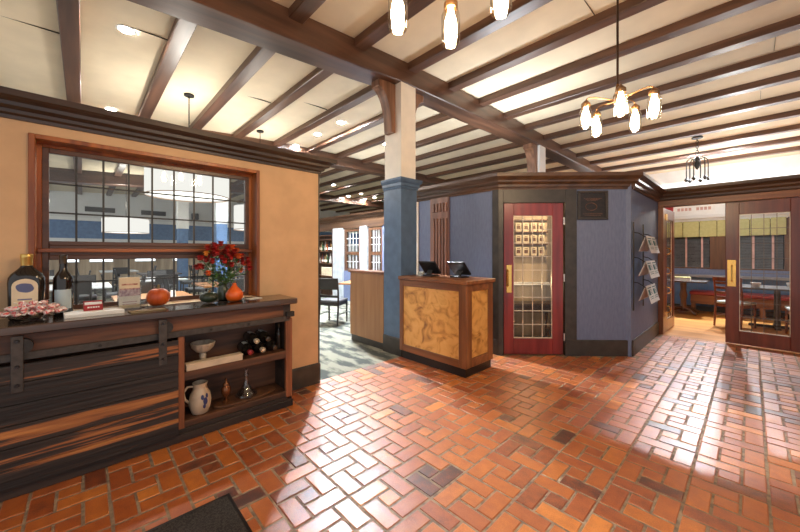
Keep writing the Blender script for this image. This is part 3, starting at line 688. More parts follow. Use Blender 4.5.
MB().box((hx0+.065,hy0+.014,.185),(hx1-.10,hy0+.028,.955)).build('front_panel',M['burl'],t)['label']='burl veneer front panel'
MB().box((hx1-.028,hy0+.12,.20),(hx1-.014,hy1-.10,.955)).build('side_panel',M['burl'],t)['label']='burl veneer side panel'
m=MB(); m.box((hx0-.01,hy0-.02,1.035),(hx1+.025,hy1+.02,1.082)); m.build('top',M['oak_x'],t,bevel=.006)
ST=1.0825
def tablet(name,label,loc,rz,reader):
    t=thing(name,label,'tablet',loc,rz)
    m=MB(); m.extr([(-.085,0),(.085,0),(.085,.012),(.03,.02),(-.085,.02)],lambda p:(-.09,p[0],p[1]),lambda p:(.09,p[0],p[1])); m.build('base',M['black'],t,bevel=.003)
    m=MB(); m.obox((0,.0,.062),(.08,.02,.11),rx=math.radians(-38)); m.build('neck',M['black'],t)
    m=MB(); m.obox((0,-.01,.115),(.27,.21,.022),rx=math.radians(-48)); sc=m.build('screen_case',M['black'],t,bevel=.004)
    m=MB(); m.obox((0,-.01+.0115*.743,.115+.0115*.669),(.245,.18,.002),rx=math.radians(-48)); m.build('screen',M['screen'],sc)
    if reader:
        m=MB(); m.obox((-.10,-.065,.03),(.085,.05,.05),rx=.3); m.build('card_reader',M['silver'],t,bevel=.006)
        m=MB(); m.box((-.155,-.10,0),(-.06,-.05,.004)); m.build('pad',M['silver'],t)
    return t
tablet('point_of_sale_tablet','black order tablet with grey card reader on the host stand by the blue column',(-2.93,3.33,ST),math.radians(4),True)
tablet('point_of_sale_tablet','black order tablet on the host stand end near the red door',(-2.52,3.42,ST),math.radians(-4),False)
# thin bare strip between column and pilaster
MB().box((-3.92,4.07,.2),(-3.86,4.1,2.24)).build('trim_9',M['column_cream'],kind='structure')

# ------------------------------------------------------------------ plaque, newspaper rack
DB=lambda s,z,y=0:(A_.x+s2*s-s2*y,A_.y+s2*s+s2*y,z)   # point on the diagonal wall
t=thing('wall_plaque','dark carved square plaque above the blue panel beside the red door','plaque',DB(1.25,2.03,-.002),PI/4)
M['plaque_dark']=pbr('dark carved plaque',(.022,.014,.010),.4,c2=(.008,.006,.005),scale=30,bump=.5)
m=MB()
for a in ((-.2,-.03,-.195,.2,0,-.165),(-.2,-.03,.165,.2,0,.195),(-.2,-.03,-.165,-.17,0,.165),(.17,-.03,-.165,.2,0,.165)): m.box(a[:3],a[3:])
m.build('frame',M['darktrim'],t,bevel=.004)
pq=MB().box((-.17,-.012,-.165),(.17,0,.165)).build('relief_panel',M['plaque_dark'],t)
m=MB()
m.tube([(.075*math.cos(2*PI*k/24)-.02,-.014,.05*math.sin(2*PI*k/24)-.02) for k in range(25)],.005,6)
for k in range(5): m.box((-.12+.012*k,-.016,.09-.008*k),(.12-.02*k,-.012,.094-.008*k))
m.box((-.13,-.016,-.12),(.13,-.012,-.112)); m.box((-.11,-.016,-.14),(.11,-.012,-.134)); m.build('relief',M['bracket'],pq)
RK=(-1.092,5.68,0)
t=thing('wall_mounted_rack','black wall rack of three tiers holding folded papers on the narrow blue wall','rack',RK)
m=MB()
for y in (-.36,.22): m.box((0,y-.017,.62),(.012,y+.017,1.80))
m.build_each('upright',M['iron'],t)
for z in (1.60,1.27,.94):
    m=MB()
    for y in (-.36,.22): m.tube([(.008,y,z+.06),(.06,y,z+.05),(.13,y,z+.0)],.006,6)
    m.tube([(.13,-.36,z),(.13,.40,z)],.007,6); m.tube([(.13,.22,z),(.13,.40,z)],.007,6)
    m.build('tier_rod',M['iron'],t)
plain('newsprint',(.80,.79,.77),.8,c2=(.72,.71,.69),scale=30); plain('ink',(.06,.16,.16),.8)
for zi,(z,nm) in enumerate(((1.60,'top'),(1.27,'middle'),(.94,'lowest'))):
    for k,(y0,y1) in enumerate(((-.33,-.05),(-.04,.24))):
        t=thing('newspaper','folded white paper hung on the %s wall rack tier, %s'%(nm,('red door end','double doors end')[k]),'newspaper',(RK[0],RK[1],z),0,'papers on the wall rack')
        m=MB()
        m.extr([(.135,.012),(.195,-.215),(.192,-.216),(.133,.006)],lambda p:(p[0],y0,p[1]),lambda p:(p[0],y1,p[1]))
        m.extr([(.13,.012),(.055,-.19),(.058,-.191),(.132,.006)],lambda p:(p[0],y0,p[1]),lambda p:(p[0],y1,p[1]))
        b=m.build('sheets',M['newsprint'],t)
        m=MB(); f=lambda u,v:(.135+.06*u+.0025,v,.012-.227*u+.0012)
        w_=y1-y0
        for (u0,u1,a,b_) in ((.12,.17,.1,.9),(.25,.55,.12,.5),(.25,.28,.56,.88),(.33,.36,.56,.88),(.41,.44,.56,.88),(.49,.52,.56,.88),(.64,.67,.12,.88),(.74,.77,.12,.88)):
            m.add([f(u0,y0+w_*a),f(u0,y0+w_*b_),f(u1,y0+w_*b_),f(u1,y0+w_*a)],[(0,1,2,3)])
        m.build('printing',M['ink'],b)

# ------------------------------------------------------------------ lamps
M['bulb']=emit('bulb glow',(1,.72,.42),150)
M['disc']=emit('recessed lamp glow',(1,.96,.90),900)
M['spotdisc']=emit('bright recessed lamp glow',(.84,.92,1),6000)
M['drumglow']=emit('drum lamp diffuser',(1,.95,.86),1.7)
M['drumshade']=emit('drum lamp shade',(1,.95,.88),.62)
M['arm']=pbr('antique brass arm',(.24,.13,.06),.3,metal=.9)
M['rod']=pbr('bronze rod',(.05,.028,.018),.35,metal=.6)
def chandelier(label,x,y,a0):
    zc=zc_(y)
    t=thing('chandelier',label,'chandelier',(x,y,zc))
    H=lambda z:z-zc
    MB().lathe([(.065,-.025),(.065,-.01),(.05,0)],n=24).build('canopy',M['rod'],t,smooth=40)
    MB().cyl((0,0,-.02),(0,0,H(2.66)),.0085,n=10).build('rod',M['rod'],t,smooth=50)
    MB().lathe([(.006,H(2.54)),(.018,H(2.555)),(.03,H(2.58)),(.03,H(2.62)),(.018,H(2.645)),(.013,H(2.70)),(.010,H(2.71))],n=20).build('hub',M['arm'],t,smooth=50)
    for k in range(5):
        a=a0+2*PI*k/5; c_,s_=math.cos(a),math.sin(a); q=lambda r,z:(r*c_,r*s_,H(z))
        MB().tube([q(.02,2.585),q(.08,2.60),q(.16,2.618),q(.205,2.62),q(.225,2.61),q(.23,2.585)],.0055,8).build('arm',M['arm'],t,smooth=60)
        so=MB().lathe([(.030,H(2.545)),(.033,H(2.55)),(.033,H(2.575)),(.016,H(2.595)),(.01,H(2.60))],(.23*c_,.23*s_,0),20).build('socket',M['arm'],t,smooth=40)
        sh=MB().lathe([(.033,H(2.545)),(.034,H(2.535)),(.043,H(2.52)),(.0435,H(2.40)),(.040,H(2.385)),(0,H(2.38))],(.23*c_,.23*s_,0),24).build('jar_shade',M['jarglass'],t,smooth=50)
        MB().lathe([(.013,H(2.545)),(.016,H(2.525)),(.027,H(2.485)),(.029,H(2.45)),(.020,H(2.415)),(0,H(2.405))],(.23*c_,.23*s_,0),14).build('bulb',M['bulb'],sh,smooth=80)
    return t
chandelier('five-jar brass chandelier hanging whole before the vestibule ceiling',-.723,3.03,math.radians(-71.5))
chandelier('five-jar brass chandelier cut off by the top of the picture',-.856,1.069,math.radians(123))
rl=[('recessed ceiling light alone in the wide panel above the window',-4.68,.34),('recessed ceiling light just over the partition cornice',-7.45,.34),
    ('recessed ceiling light, first of three near the column bracket',-5.72,3.78),('recessed ceiling light, middle of three near the column bracket',-6.64,3.77),('recessed ceiling light, last of three near the column bracket',-7.75,3.80)]
far=[(-11.4,7.2),(-12.9,7.2),(-13.2,9.15),(-12.2,9.15),(-13.4,10.25),(-12.6,10.25),(-13.7,11.35)]
def recessed(x,y,label,group,glow=None):
    t=thing('recessed_light',label,'ceiling light',(x,y,zc_(y)-.001),0,group)
    MB().lathe([(.065,0),(.09,0),(.09,-.006),(.065,-.010),(.065,0)],n=24,cap=False).build('trim_ring',M['white'],t,smooth=40)
    MB().cyl((0,0,-.003),(0,0,-.0065),.066,n=24).build('lamp_disc',glow or M['disc'],t); return t
r0=None
for lab,x,y in rl:
    if r0 is None: r0=recessed(x,y,lab,'recessed lights over the dining room')
    elif y<3: dup(r0,(x,y,zc_(y)-.001),0,lab)
    elif y>3 and 'first' in lab: r1=recessed(x,y,lab,'recessed lights over the dining room',M['spotdisc'])
    else: dup(r1,(x,y,zc_(y)-.001),0,lab)
for x,y in ((-1.1,11.14),(-.35,11.14)): dup(r1,(x,y,zc_(y)-.001),0,'added light disc hidden behind a joist over the blinds room','added light discs over the blinds room')  # discs added to throw the bright streak on the bricks
for x,y in far: dup(r0,(x,y,zc_(y)-.001),0,'tiny recessed ceiling light far off above the bar cornice','small far recessed lights over the bar')
for x,y in ((-10.5,-1.4),(-9.5,2.8),(-15.5,.8),(-6.2,5.4)): dup(r0,(x,y,zc_(y)-.001),0,'added light disc brightening the tables beyond the partitions','added light discs out over the side rooms')  # extra discs added to brighten the dining side
def drum(label,x,y,zb_,R=.6,h=.5):
    zc=zc_(y)
    t=thing('drum_pendant',label,'pendant lamp',(x,y,zc))
    MB().lathe([(.07,-.03),(.07,-.008),(.055,0)],n=24).build('canopy',M['iron'],t,smooth=40)
    MB().cyl((0,0,-.02),(0,0,zb_+h-zc),.008,n=8).build('rod',M['iron'],t)
    m=MB(); n=48; vs=[]
    for z in (zb_-zc,zb_+h-zc):
        for k in range(n): vs.append((R*math.cos(2*PI*k/n),R*math.sin(2*PI*k/n),z))
    m.add(vs,[(k,(k+1)%n,n+(k+1)%n,n+k) for k in range(n)]); sh=m.build('drum_shade',M['drumshade'],t,smooth=60)
    MB().lathe([(0,zb_+.03-zc),(R-.004,zb_+.03-zc)],n=48).build('diffuser',M['drumglow'],sh)
    MB().lathe([(R-.006,zb_-.006-zc),(R+.006,zb_-.006-zc),(R+.006,zb_+.006-zc),(R-.006,zb_+.006-zc),(R-.006,zb_-.006-zc)],n=48,cap=False).build('rim',M['arm'],sh)
    m=MB()
    for k in range(3): m.tube([(0,0,zb_+h-zc),(R*math.cos(2.1*k),R*math.sin(2.1*k),zb_+h-.01-zc)],.005,6)
    m.build('spider',M['iron'],sh)
    return t
drum('huge white drum pendant filling the top of the leaded window',-6.07,1.204,2.26,.56,.5)
drum('small white drum pendant seen in the middle of the leaded window',-13.5,.98,2.0,.58,.43)
drum('white drum pendant half hidden by the edge of the leaded window',-7.17,2.72,1.86,.5,.48)
# wrought iron chandelier above the side room
cx,cy=-.86,10.15; zc=zc_(cy)
t=thing('iron_chandelier','small black wrought iron chandelier hanging before the white upper wall','chandelier',(cx,cy,zc))
MB().lathe([(.10,-.06),(.10,-.03),(.06,0)],n=20).build('canopy',M['iron'],t,smooth=40)
m=MB()
for k in range(7): m.tube([(.022*math.cos(a)*(1 if k%2 else 0),.022*math.cos(a)*(0 if k%2 else 1),-.09-.055*k+.036*math.sin(a)) for a in [2*PI*j/10 for j in range(11)]],.007,5)
m.build('chain',M['iron'],t,smooth=60)
MB().lathe([(.02,-.48),(.05,-.52),(.03,-.58),(.06,-.66),(.03,-.74),(0,-.78)],n=14).build('body',M['iron'],t,smooth=50)
for k in range(6):
    a=2*PI*k/6+.3; c_,s_=math.cos(a),math.sin(a)
    ar=MB().tube([(.03*c_,.03*s_,-.56),(.12*c_,.12*s_,-.50),(.18*c_,.18*s_,-.56),(.19*c_,.19*s_,-.66),(.19*c_,.19*s_,-.98)],.011,6).build('arm',M['iron'],t,smooth=60)
    MB().lathe([(.016,-1.04),(.03,-1.01),(.05,-.99),(.03,-.97),(.014,-.94)],(.19*c_,.19*s_,0),10).build('finial',M['iron'],ar,smooth=50)
# ------------------------------------------------------------------ dining room beyond the partition
plain('wall_blue',(.10,.19,.36),.6); M['far_planks']=wood('far wall boards',(.52,.40,.27),(.30,.22,.14),'z',6,.6,.05)
plain('pillar',(.46,.50,.53),.6); plain('ledge_grey',(.24,.24,.25),.5); M['far_dark']=wood('far dark boards',(.16,.11,.075),(.09,.06,.042),'z',5,.6,.05)
M['wall_grey']=pbr('pale upper wall',(.70,.72,.72),.7,var=.03,scale=3)
m=MB(); m.box((XL-.1,YN,0),(XL,YF,1.30)); m.build('wall_far',M['far_planks'],kind='structure')
m=MB(); m.box((XL-.1,YN,1.30),(XL,YF,1.95)); m.build('wall_far',M['wall_grey'],kind='structure')
m=MB(); m.box((XL-.1,YN,1.95),(XL,YF,2.72)); m.build('wall_far',M['wall_blue'],kind='structure')
m=MB(); m.box((XL-.1,YN,2.72),(XL,YF,4.2)); m.build('wall_far',M['wall_grey'],kind='structure')
MB().box((XL,YN,2.66),(XL+.08,YF,2.78)).build('trim_10',M['white'],kind='structure')
MB().box((XL,YF,0),(-4.6,YF+.1,4.2)).build('wall_north',M['far_dark'],kind='structure')
MB().box((-4.6,YF,0),(XR,YF+.1,4.2)).build('wall_north',M['white'],kind='structure')
MB().box((XR,4.0,0),(XR+.1,YF,4.2)).build('wall_right',M['plaster_tan'],kind='structure')
for x,y in ((-11.2,3.05),(-14.4,2.65)):
    MB().box((x-.17,y-.17,2.25),(x+.17,y+.17,zc_(y))).build('column',M['white'],kind='structure')
    MB().box((x-.15,y-.15,0),(x+.15,y+.15,2.25)).build('column',M['wall_blue'],kind='structure')
for y0,y1 in ((.05,.98),(1.85,2.75)):
    t=thing('air_vent','dark slotted air vent %s on the pale far wall'%('nearer the window edge with the bottles' if y0<1 else 'behind the big drum pendant'),'vent',(XL+.002,(y0+y1)/2,3.14),0,'air vents on the far dining room wall')
    m=MB(); m.box((0,-(y1-y0)/2,-.10),(.02,(y1-y0)/2,.10)); m.build('frame',M['black'],t)
    m=MB()
    for k in range(6): m.box((.02,-(y1-y0)/2+.03,-.08+.028*k),(.032,(y1-y0)/2-.03,-.072+.028*k))
    m.build('louvre',M['iron'],t)
for y,n in ((3.9,'beside the white column'),(5.2,'near the window edge with the flowers')):
    t=thing('wall_speaker','small black square speaker on the pale far wall %s'%n,'speaker',(XL+.001,y,3.1))
    MB().box((0,-.14,-.15),(.16,.14,.15)).build('case',M['black'],t,bevel=.02)
# bright small windows low on the far wall
for k,(y,wd) in enumerate(((-.35,.5),(.55,.75),(2.0,.75),(3.3,.6),(4.9,.7),(6.3,.7))):
    t=struct('window_%d'%(k+4),loc=(XL,y,.98))
    m=MB(); frame_ring(m,0,.04,-wd/2,wd/2,0,.30,.03); m.build('window_frame',M['white'],t)
    MB().box((.002,-wd/2+.03,.03),(.006,wd/2-.03,.27)).build('pane',emit('daylit pane %d'%k,(.92,.96,1),2.2),t)

plain('chair_dark',(.022,.018,.016),.4); plain('chair_seat',(.10,.10,.105),.5); plain('tablecloth',(.55,.56,.57),.6); plain('table_dark',(.05,.035,.028),.4); M['table_wood']=wood('orange table wood',(.46,.21,.08),(.30,.12,.04),'x',8,.35,.05)
def chair_parts(t,frame,seat,slat=False):
    m=MB(); m.box((-.215,-.20,.43),(.215,.22,.475)); m.build('seat',seat,t,bevel=.012)
    for sx in (-1,1):
        MB().tube([(sx*.195,.20,0),(sx*.195,.19,.44)],[.016,.019],6).build('leg',frame,t)
        MB().tube([(sx*.195,-.235,0),(sx*.195,-.19,.44),(sx*.195,-.205,.66),(sx*.195,-.245,.90)],[.016,.019,.018,.016],6).build('leg',frame,t)
    m=MB()
    if slat:
        for k in range(4): z=.55+.09*k; m.obox((0,-.20-.012*k,z),(.36,.018,.045),rx=.12)
        m.obox((0,-.243,.895),(.43,.024,.075),rx=.12)
    else:
        m.obox((0,-.222,.79),(.385,.022,.22),rx=.15); m.obox((0,-.20,.55),(.385,.02,.04),rx=.1)
    m.build('backrest',frame,t)
    m=MB(); m.box((-.195,.18,.37),(.195,.20,.43)); m.box((-.195,-.2,.37),(.195,-.18,.43)); m.box((-.2,-.2,.37),(-.18,.2,.43)); m.box((.18,-.2,.37),(.2,.2,.43)); m.tube([(-.195,-.21,.2),(-.195,.2,.2)],.01,5); m.tube([(.195,-.21,.2),(.195,.2,.2)],.01,5); m.build('seat_frame',frame,t)
def table_parts(t,w,d,top,leg,h=.755):
    m=MB(); m.box((-w/2,-d/2,h-.035),(w/2,d/2,h)); m.build('table_top',top,t,bevel=.006)
    MB().cyl((0,0,.03),(0,0,h-.035),.045,n=12).build('pedestal',leg,t,smooth=40)
    m=MB(); m.obox((0,0,.02),(w*.7,.08,.04)); m.obox((0,0,.02),(.08,d*.7,.04)); m.build('foot',leg,t)
ch=None
def chair(x,y,rz,label,group=None):
    global ch
    if ch is None:
        ch=thing('dining_chair',label,'chair',(x,y,0),rz,group); chair_parts(ch,M['chair_dark'],M['chair_seat']); 
        return ch
    o=dup(ch,(x,y,0),rz,label)
    if group: o['group']=group
    elif 'group' in o: del o['group']
    return o
TB=[((-5.72,4.45),1.0,.8,'table_wood',.6,'small orange wood table by the low oak half wall',[(.03,-.86,.55),(.75,.1,PI/2)]),
    ((-5.95,.75),1.1,.9,'table_wood',0,'tan wooden table just beyond the leaded window',[(-.1,.72,PI),(-.75,-.1,-PI/2)]),
    ((-7.6,2.1),1.0,.9,'table_wood',0,'tan table beyond window near the red flowers',[(.1,.72,PI),(-.1,-.72,0),(.8,0,PI/2)]),
    ((-8.9,-.1),1.2,1.0,'tablecloth',0,'pale table beyond window behind the wine bottle',[(.85,0,PI/2),(-.85,.1,-PI/2),(0,.8,PI),(0,-.8,0)]),
    ((-10.0,1.35),1.2,1.0,'tablecloth',0,'pale topped table in the middle of the dining room',[(.85,0,PI/2),(-.85,.1,-PI/2),(0,.8,PI),(0,-.8,0)]),
    ((-9.6,3.6),1.2,1.0,'table_dark',0,'dark topped table behind the flowers in the dining room',[(.85,0,PI/2),(-.85,.1,-PI/2),(0,.8,PI),(0,-.8,0)]),
    ((-12.4,-.9),1.2,1.0,'tablecloth',0,'pale table at far wall by the window edge',[(.85,0,PI/2),(-.85,.1,-PI/2),(0,.8,PI)]),
    ((-12.6,1.7),1.2,1.0,'table_dark',0,'dark table at far wall under the small drum pendant',[(.85,0,PI/2),(0,.8,PI),(0,-.8,0)]),
    ((-14.7,4.0),1.2,1.0,'tablecloth',0,'pale table at far wall beyond the blue column',[(.85,0,PI/2),(0,.8,PI),(0,-.8,0)]),
    ((-15.2,.9),1.2,1.0,'tablecloth',0,'pale table far off below bright low windows',[(.85,0,PI/2),(0,.8,PI),(0,-.8,0)]),
    ((-12.5,5.0),1.2,1.0,'table_dark',0,'dark topped table at the far wall near the bar',[(.85,0,PI/2),(0,.8,PI),(0,-.8,0)])]
for i,((x,y),wd,dp,top,rz,lab,cs) in enumerate(TB):
    t=thing('dining_table',lab,'table',(x,y,0),rz); table_parts(t,wd,dp,M[top],M['table_dark'])
    for k,(dx,dy,a) in enumerate(cs):
        if i==0: chair(x+dx,y+dy,a,('dark dining chair with its back to the open gap by the partition end','dark dining chair tucked at the orange table beside the half wall')[k])
        else: chair(x+dx,y+dy,a,'dark dining chair at the '+lab,'chairs at the '+lab)
# glass and napkin on nearer tables
plain('napkin',(.78,.78,.78),.7)
nk=thing('napkin','folded white napkin on the tan table just beyond the leaded window','napkin',(-5.8,.95,.756)); MB().extr([(-.05,0),(.05,0),(0,.09)],lambda p:(p[0],-.03,p[1]),lambda p:(p[0],.03,p[1])).build('cloth',M['napkin'],nk)
for x,y,z,l in ((-7.4,2.3,.756,'folded white napkin on the tan table near the flowers'),(-8.8,.1,.756,'folded white napkin on the pale table behind the wine bottle'),(-9.8,1.6,.756,'folded white napkin on the pale table in the middle'),(-9.5,3.4,.756,'folded white napkin on the dark table behind the flowers'),(-5.2,4.05,.756,'folded white napkin on the orange table by the half wall')): dup(nk,(x,y,z),1.2,l)
# low oak half wall beside the column
t=struct('half_wall')
MB().box((-4.42,3.10,.10),(-3.61,3.26,1.08)).build('panel',M['halfwall'],t)
MB().box((-4.41,3.115,0),(-3.61,3.245,.10)).build('base',M['darktrim'],t)
MB().box((-4.45,3.07,1.08),(-3.61,3.29,1.115)).build('cap',M['oak_x'],t,bevel=.004)
# bar side wall along the far end
BY=5.5
MB().box((-10.6,BY,2.06),(-4.5,BY+.14,2.45)).build('bar_wall',M['cornice_x'],kind='structure')
m=MB(); m.box((-8.72,BY-.03,0),(-8.20,BY+.2,2.1)); m.box((-7.36,BY-.03,0),(-7.06,BY+.2,2.1)); m.build('bar_wall',M['pillar'],kind='structure')
m=MB(); m.box((-6.45,BY,0),(-4.5,BY+.14,2.1)); m.box((-8.2,BY+.02,0),(-6.45,BY+.14,.86)); m.build('bar_wall',M['blue'],kind='structure')
MB().sweep([(-10.6,BY),(-4.5,BY)],[(-.03,2.28),(.015,2.28),(.03,2.32),(.06,2.34),(.07,2.38),(.12,2.40),(.14,2.45),(-.03,2.45)]).build('trim_11',M['cornice_x'],kind='structure')
MB().box((-8.76,BY-.035,0),(-8.725,BY+.2,2.1)).build('trim_12',M['sash'],kind='structure')
for n,(xa,xb) in (('window_2',(-8.17,-7.38)),('window_3',(-7.04,-6.44))):
    t=struct(n)
    m=MB(); 
    for a in (((xa,.86),(xa+.09,2.05)),((xb-.09,.86),(xb,2.05)),((xa+.09,1.98),(xb-.09,2.05)),((xa+.09,1.32),(xb-.09,1.41)),((xa+.09,.86),(xb-.09,.93))): m.box((a[0][0],BY+.02,a[0][1]),(a[1][0],BY+.09,a[1][1]))
    m.build('window_frame',M['bracket'],t)
    m=MB()
    for k in (1,2,3): x=xa+.09+(xb-xa-.18)*k/4; m.box((x-.008,BY+.04,.93),(x+.008,BY+.06,1.98))
    for z in (1.13,1.6,1.78): m.box((xa+.09,BY+.04,z-.008),(xb-.09,BY+.06,z+.008))
    m.build('muntin_grid',M['white'],t)
    MB().box((xa+.09,BY+.049,.93),(xb-.09,BY+.051,1.98)).build('pane',M['glass'],t)
t=thing('bar_shelf','dark bar shelving filled with bottles beside the white pillar','shelf',(-9.6,BY+.15,0))
m=MB()
for x in (-.85,.84): m.box((x-.02,-.15,0),(x+.02,.15,1.95))
m.build_each('upright',M['sash'],t)
MB().box((-.85,.13,0),(.85,.15,1.95)).build('back_panel',M['bracket'],t)
for z in (.40,.66,1.05,1.43,1.80,1.93): MB().box((-.83,-.15,z-.025),(.83,.13,z)).build('shelf',M['bracket'],t)
cols=[(.10,.04,.012),(.35,.25,.12),(.03,.06,.03),(.45,.42,.38),(.25,.06,.02),(.02,.02,.03)]
bm_=[pbr('bar bottle %d'%i,c,.15) for i,c in enumerate(cols)]
protos=[]
for i in range(6):
    t=thing('liquor_bottle','small bottle standing in the rows on the bar shelving','bottle',(0,0,0),0,'bottles on the bar shelving'); MB().lathe([(r,z) for r,z in WB],n=12).build('bottle_body',bm_[i],t,smooth=50)
    label_patch(MB(),.038,.04,.11,-2.4,-.7).build('label',M['paper'] if i%2 else M['label_cream'],t); protos.append(t)
q=0
for z in (1.43,1.05):
    for k in range(15):
        x=-10.32+k*.105; p=(x+random.uniform(-.01,.01),BY+.10+random.uniform(-.03,.05),z+.0005)
        if q<6: protos[q].location=p
        else: dup(protos[q%6],p,random.uniform(-.4,.4))
        q+=1
t=thing('storage_box','pale pinkish box on the lowest visible bar shelf','box',(-9.15,BY+.13,.6605)); MB().box((-.30,-.12,0),(.30,.12,.26)).build('carton',M['label_cream'],t,bevel=.01)

# ------------------------------------------------------------------ inside the vestibule
m=MB(); m.prism([(-4.38,6.0),(-2.9,6.0),(-1.9,7.08),(-4.38,7.08)],.0,2.28); m.build('inner_wall',M['far_planks'],kind='structure')
d=Vector((s2,s2,0)); nrm=Vector((-s2,s2,0))
t=thing('menu_rack','wooden wall rack of menus in three rows inside the vestibule','rack',DB(.47,0,1.05),PI/4)
MB().box((-.62,.02,.0),(.62,.05,2.2)).build('back_panel',M['far_planks'],t)
for z in (1.33,1.53,1.73,1.93): MB().box((-.6,-.06,z-.012),(.6,.02,z+.008)).build('shelf',M['bracket'],t)
MB().box((-.62,-.12,.86),(.62,.02,.90)).build('ledge',M['white'],t)
mn=None
for r_,z in enumerate((1.338,1.538,1.738)):
    for k in range(9):
        p=DB(.47-.5+.125*k,z+.0005,1.02)
        if mn is None:
            mn=thing('menu','printed menu card standing in the vestibule wall rack','menu',p,PI/4,'menus in the vestibule rack'); MB().box((-.047,-.012,0),(.047,-.006,.145)).build('card',M['label_cream'],mn)
            m=MB(); m.box((-.03,-.0135,.04),(.03,-.0118,.10)); m.box((-.025,-.0135,.115),(.025,-.0118,.125)); m.build('print',M['bracket'],mn)
        else: dup(mn,p,PI/4)
t=thing('console_table','dark console table under the menus inside the red door','table',DB(.62,.002,.78),PI/4)
m=MB(); m.box((-.45,-.14,.56),(.45,.14,.60)); m.box((-.42,-.12,.46),(.42,.12,.56)); m.build('table_top',M['table_dark'],t)
for sx in (-.38,.38):
    for sy in (-.1,.1): MB().tube([(sx,sy,0),(sx*.97,sy*.9,.2),(sx,sy,.47)],[.018,.014,.03],6).build('leg',M['table_dark'],t)

# ------------------------------------------------------------------ side room behind the double doors
RY=10.7
m=MB()
m.box((-4.0,RY,0),(XR,RY+.15,1.0)); m.build('room_wall',M['blue'],kind='structure')
m=MB()
for k in range(74): x=-4.0+k*.1; m.box((x+.004,RY-.012,.12),(x+.096,RY,.80))
m.build('trim_13',M['wall_blue'],kind='structure')
MB().box((-4.0,RY-.10,.80),(XR,RY,.86)).build('trim_14',M['ledge_grey'],kind='structure')
m=MB(); m.box((-4.0,RY,1.0),(-1.75,RY+.15,2.75)); m.box((.52,RY,1.0),(XR,RY+.15,2.75)); m.build('room_wall',M['wall_blue'],kind='structure')
m=MB(); m.box((-1.75,RY,2.12),(.52,RY+.15,2.75)); m.build('room_wall',M['white'],kind='structure')
MB().sweep([(-4.0,RY),(XR,RY)],[(-.02,2.14),(.05,2.14),(.07,2.18),(.12,2.20),(.14,2.27),(-.02,2.27)]).build('trim_15',M['wall_grey'],kind='structure')
MB().box((-4.0,RY-.03,0),(XR,RY,.12)).build('room_baseboard',M['darktrim'],kind='structure')
t=struct('window_11')
m=MB(); m.box((-1.75,RY+.02,1.0),(.52,RY+.12,1.03)); m.box((-.68,RY-.03,1.0),(-.40,RY+.12,2.12)); m.box((.47,RY-.01,1.0),(.55,RY+.1,2.12)); m.box((-1.78,RY-.01,1.0),(-1.72,RY+.1,2.12)); m.build('window_frame',M['bracket'],t)
MB().box((-1.72,RY+.10,1.03),(.47,RY+.11,2.12)).build('pane',M['screen'],t)
plain('blind_slat',(.12,.12,.125),.4); plain('blind_tape',(.58,.36,.32),.8); M['valance']=pbr('olive yellow valance cloth',(.50,.48,.22),.8,c2=(.44,.42,.18),scale=20)
for xa,xb,n in ((-1.70,-.69,'beside the open door leaf'),(-.39,.46,'behind the closed glazed door')):
    t=thing('window_blind','dark slatted blind with pink tapes %s'%n,'blind',((xa+xb)/2,RY,1.0)); h=(xb-xa)/2
    m=MB()
    for k in range(24): m.obox((0,.05,.05+k*.034),(2*h-.01,.034,.004),rx=.9)
    m.box((-h+.005,.03,.015),(h-.005,.07,.035)); m.box((-h+.005,.03,.86),(h-.005,.07,.92)); m.build('slats',M['blind_slat'],t)
    m=MB()
    xs=(-1.41,-1.11,-.82) if xa<-1 else (0.02,.31)
    for x in xs: m.box((x-(xa+xb)/2-.018,.022,.02),(x-(xa+xb)/2+.018,.028,.90))
    m.build_each('tape',M['blind_tape'],t)
for xa,xb,n in ((-1.78,-.36,'over the blind beside the open door leaf'),(-.34,.50,'over the blind behind the closed glazed door')):
    t=thing('window_valance','olive yellow flat valance %s'%n,'valance',((xa+xb)/2,RY-.001,1.76))
    k=0; x=xa
    while x<xb-.01:
        x2=min(xb,x+.305); MB().box((x-(xa+xb)/2+.004,-.05,0),(x2-(xa+xb)/2-.004,0,.375)).build('panel',M['valance'],t,bevel=.01); x=x2
t=thing('framed_sign','white framed sign with red and gold lettering above the valance','sign',(-1.05,RY-.001,2.30))
MB().box((-.62,-.03,0),(.45,0,.30)).build('board',M['paper'],t)
m=MB(); m.box((-.62,-.035,.02),(-.30,-.03,.22)); m.box((-.62,-.035,.26),(.45,-.03,.30)); m.build('band',M['red_card'],t)
m=MB()
for k in range(9):
    if k!=4: m.box((-.22+k*.07,-.034,.10),(-.17+k*.07,-.030,.17))
m.build('lettering',M['blind_tape'],t)
plain('red_vinyl',(.30,.035,.04),.4)
t=thing('bench','wooden wall bench with red cushion under the blinds','bench',(.15,10.42,0))
MB().box((-1.15,-.25,.42),(1.15,.24,.50)).build('cushion',M['red_vinyl'],t,bevel=.02)
MB().box((-1.13,-.22,.22),(1.13,.2,.42)).build('apron',M['oak_x'],t,bevel=.005)
for x in (-1.08,0,1.08):
    MB().box((x-.04,-.22,0),(x+.04,-.14,.22)).build('leg',M['oak'],t)
t=thing('pedestal_table','dark pedestal table with curved feet by the open door leaf','table',(-1.08,9.95,0))
MB().box((-.42,-.38,.73),(.42,.38,.765)).build('table_top',M['table_dark'],t,bevel=.005)
MB().lathe([(.10,.06),(.06,.12),(.05,.3),(.075,.42),(.05,.55),(.06,.7),(.16,.73)],n=16).build('pedestal',M['bracket'],t,smooth=50)
for k in range(4):
    a=PI/4+k*PI/2; MB().tube([(.04*math.cos(a),.04*math.sin(a),.13),(.2*math.cos(a),.2*math.sin(a),.11),(.34*math.cos(a),.34*math.sin(a),.03)],[.04,.032,.03],8).build('foot',M['bracket'],t,smooth=50)
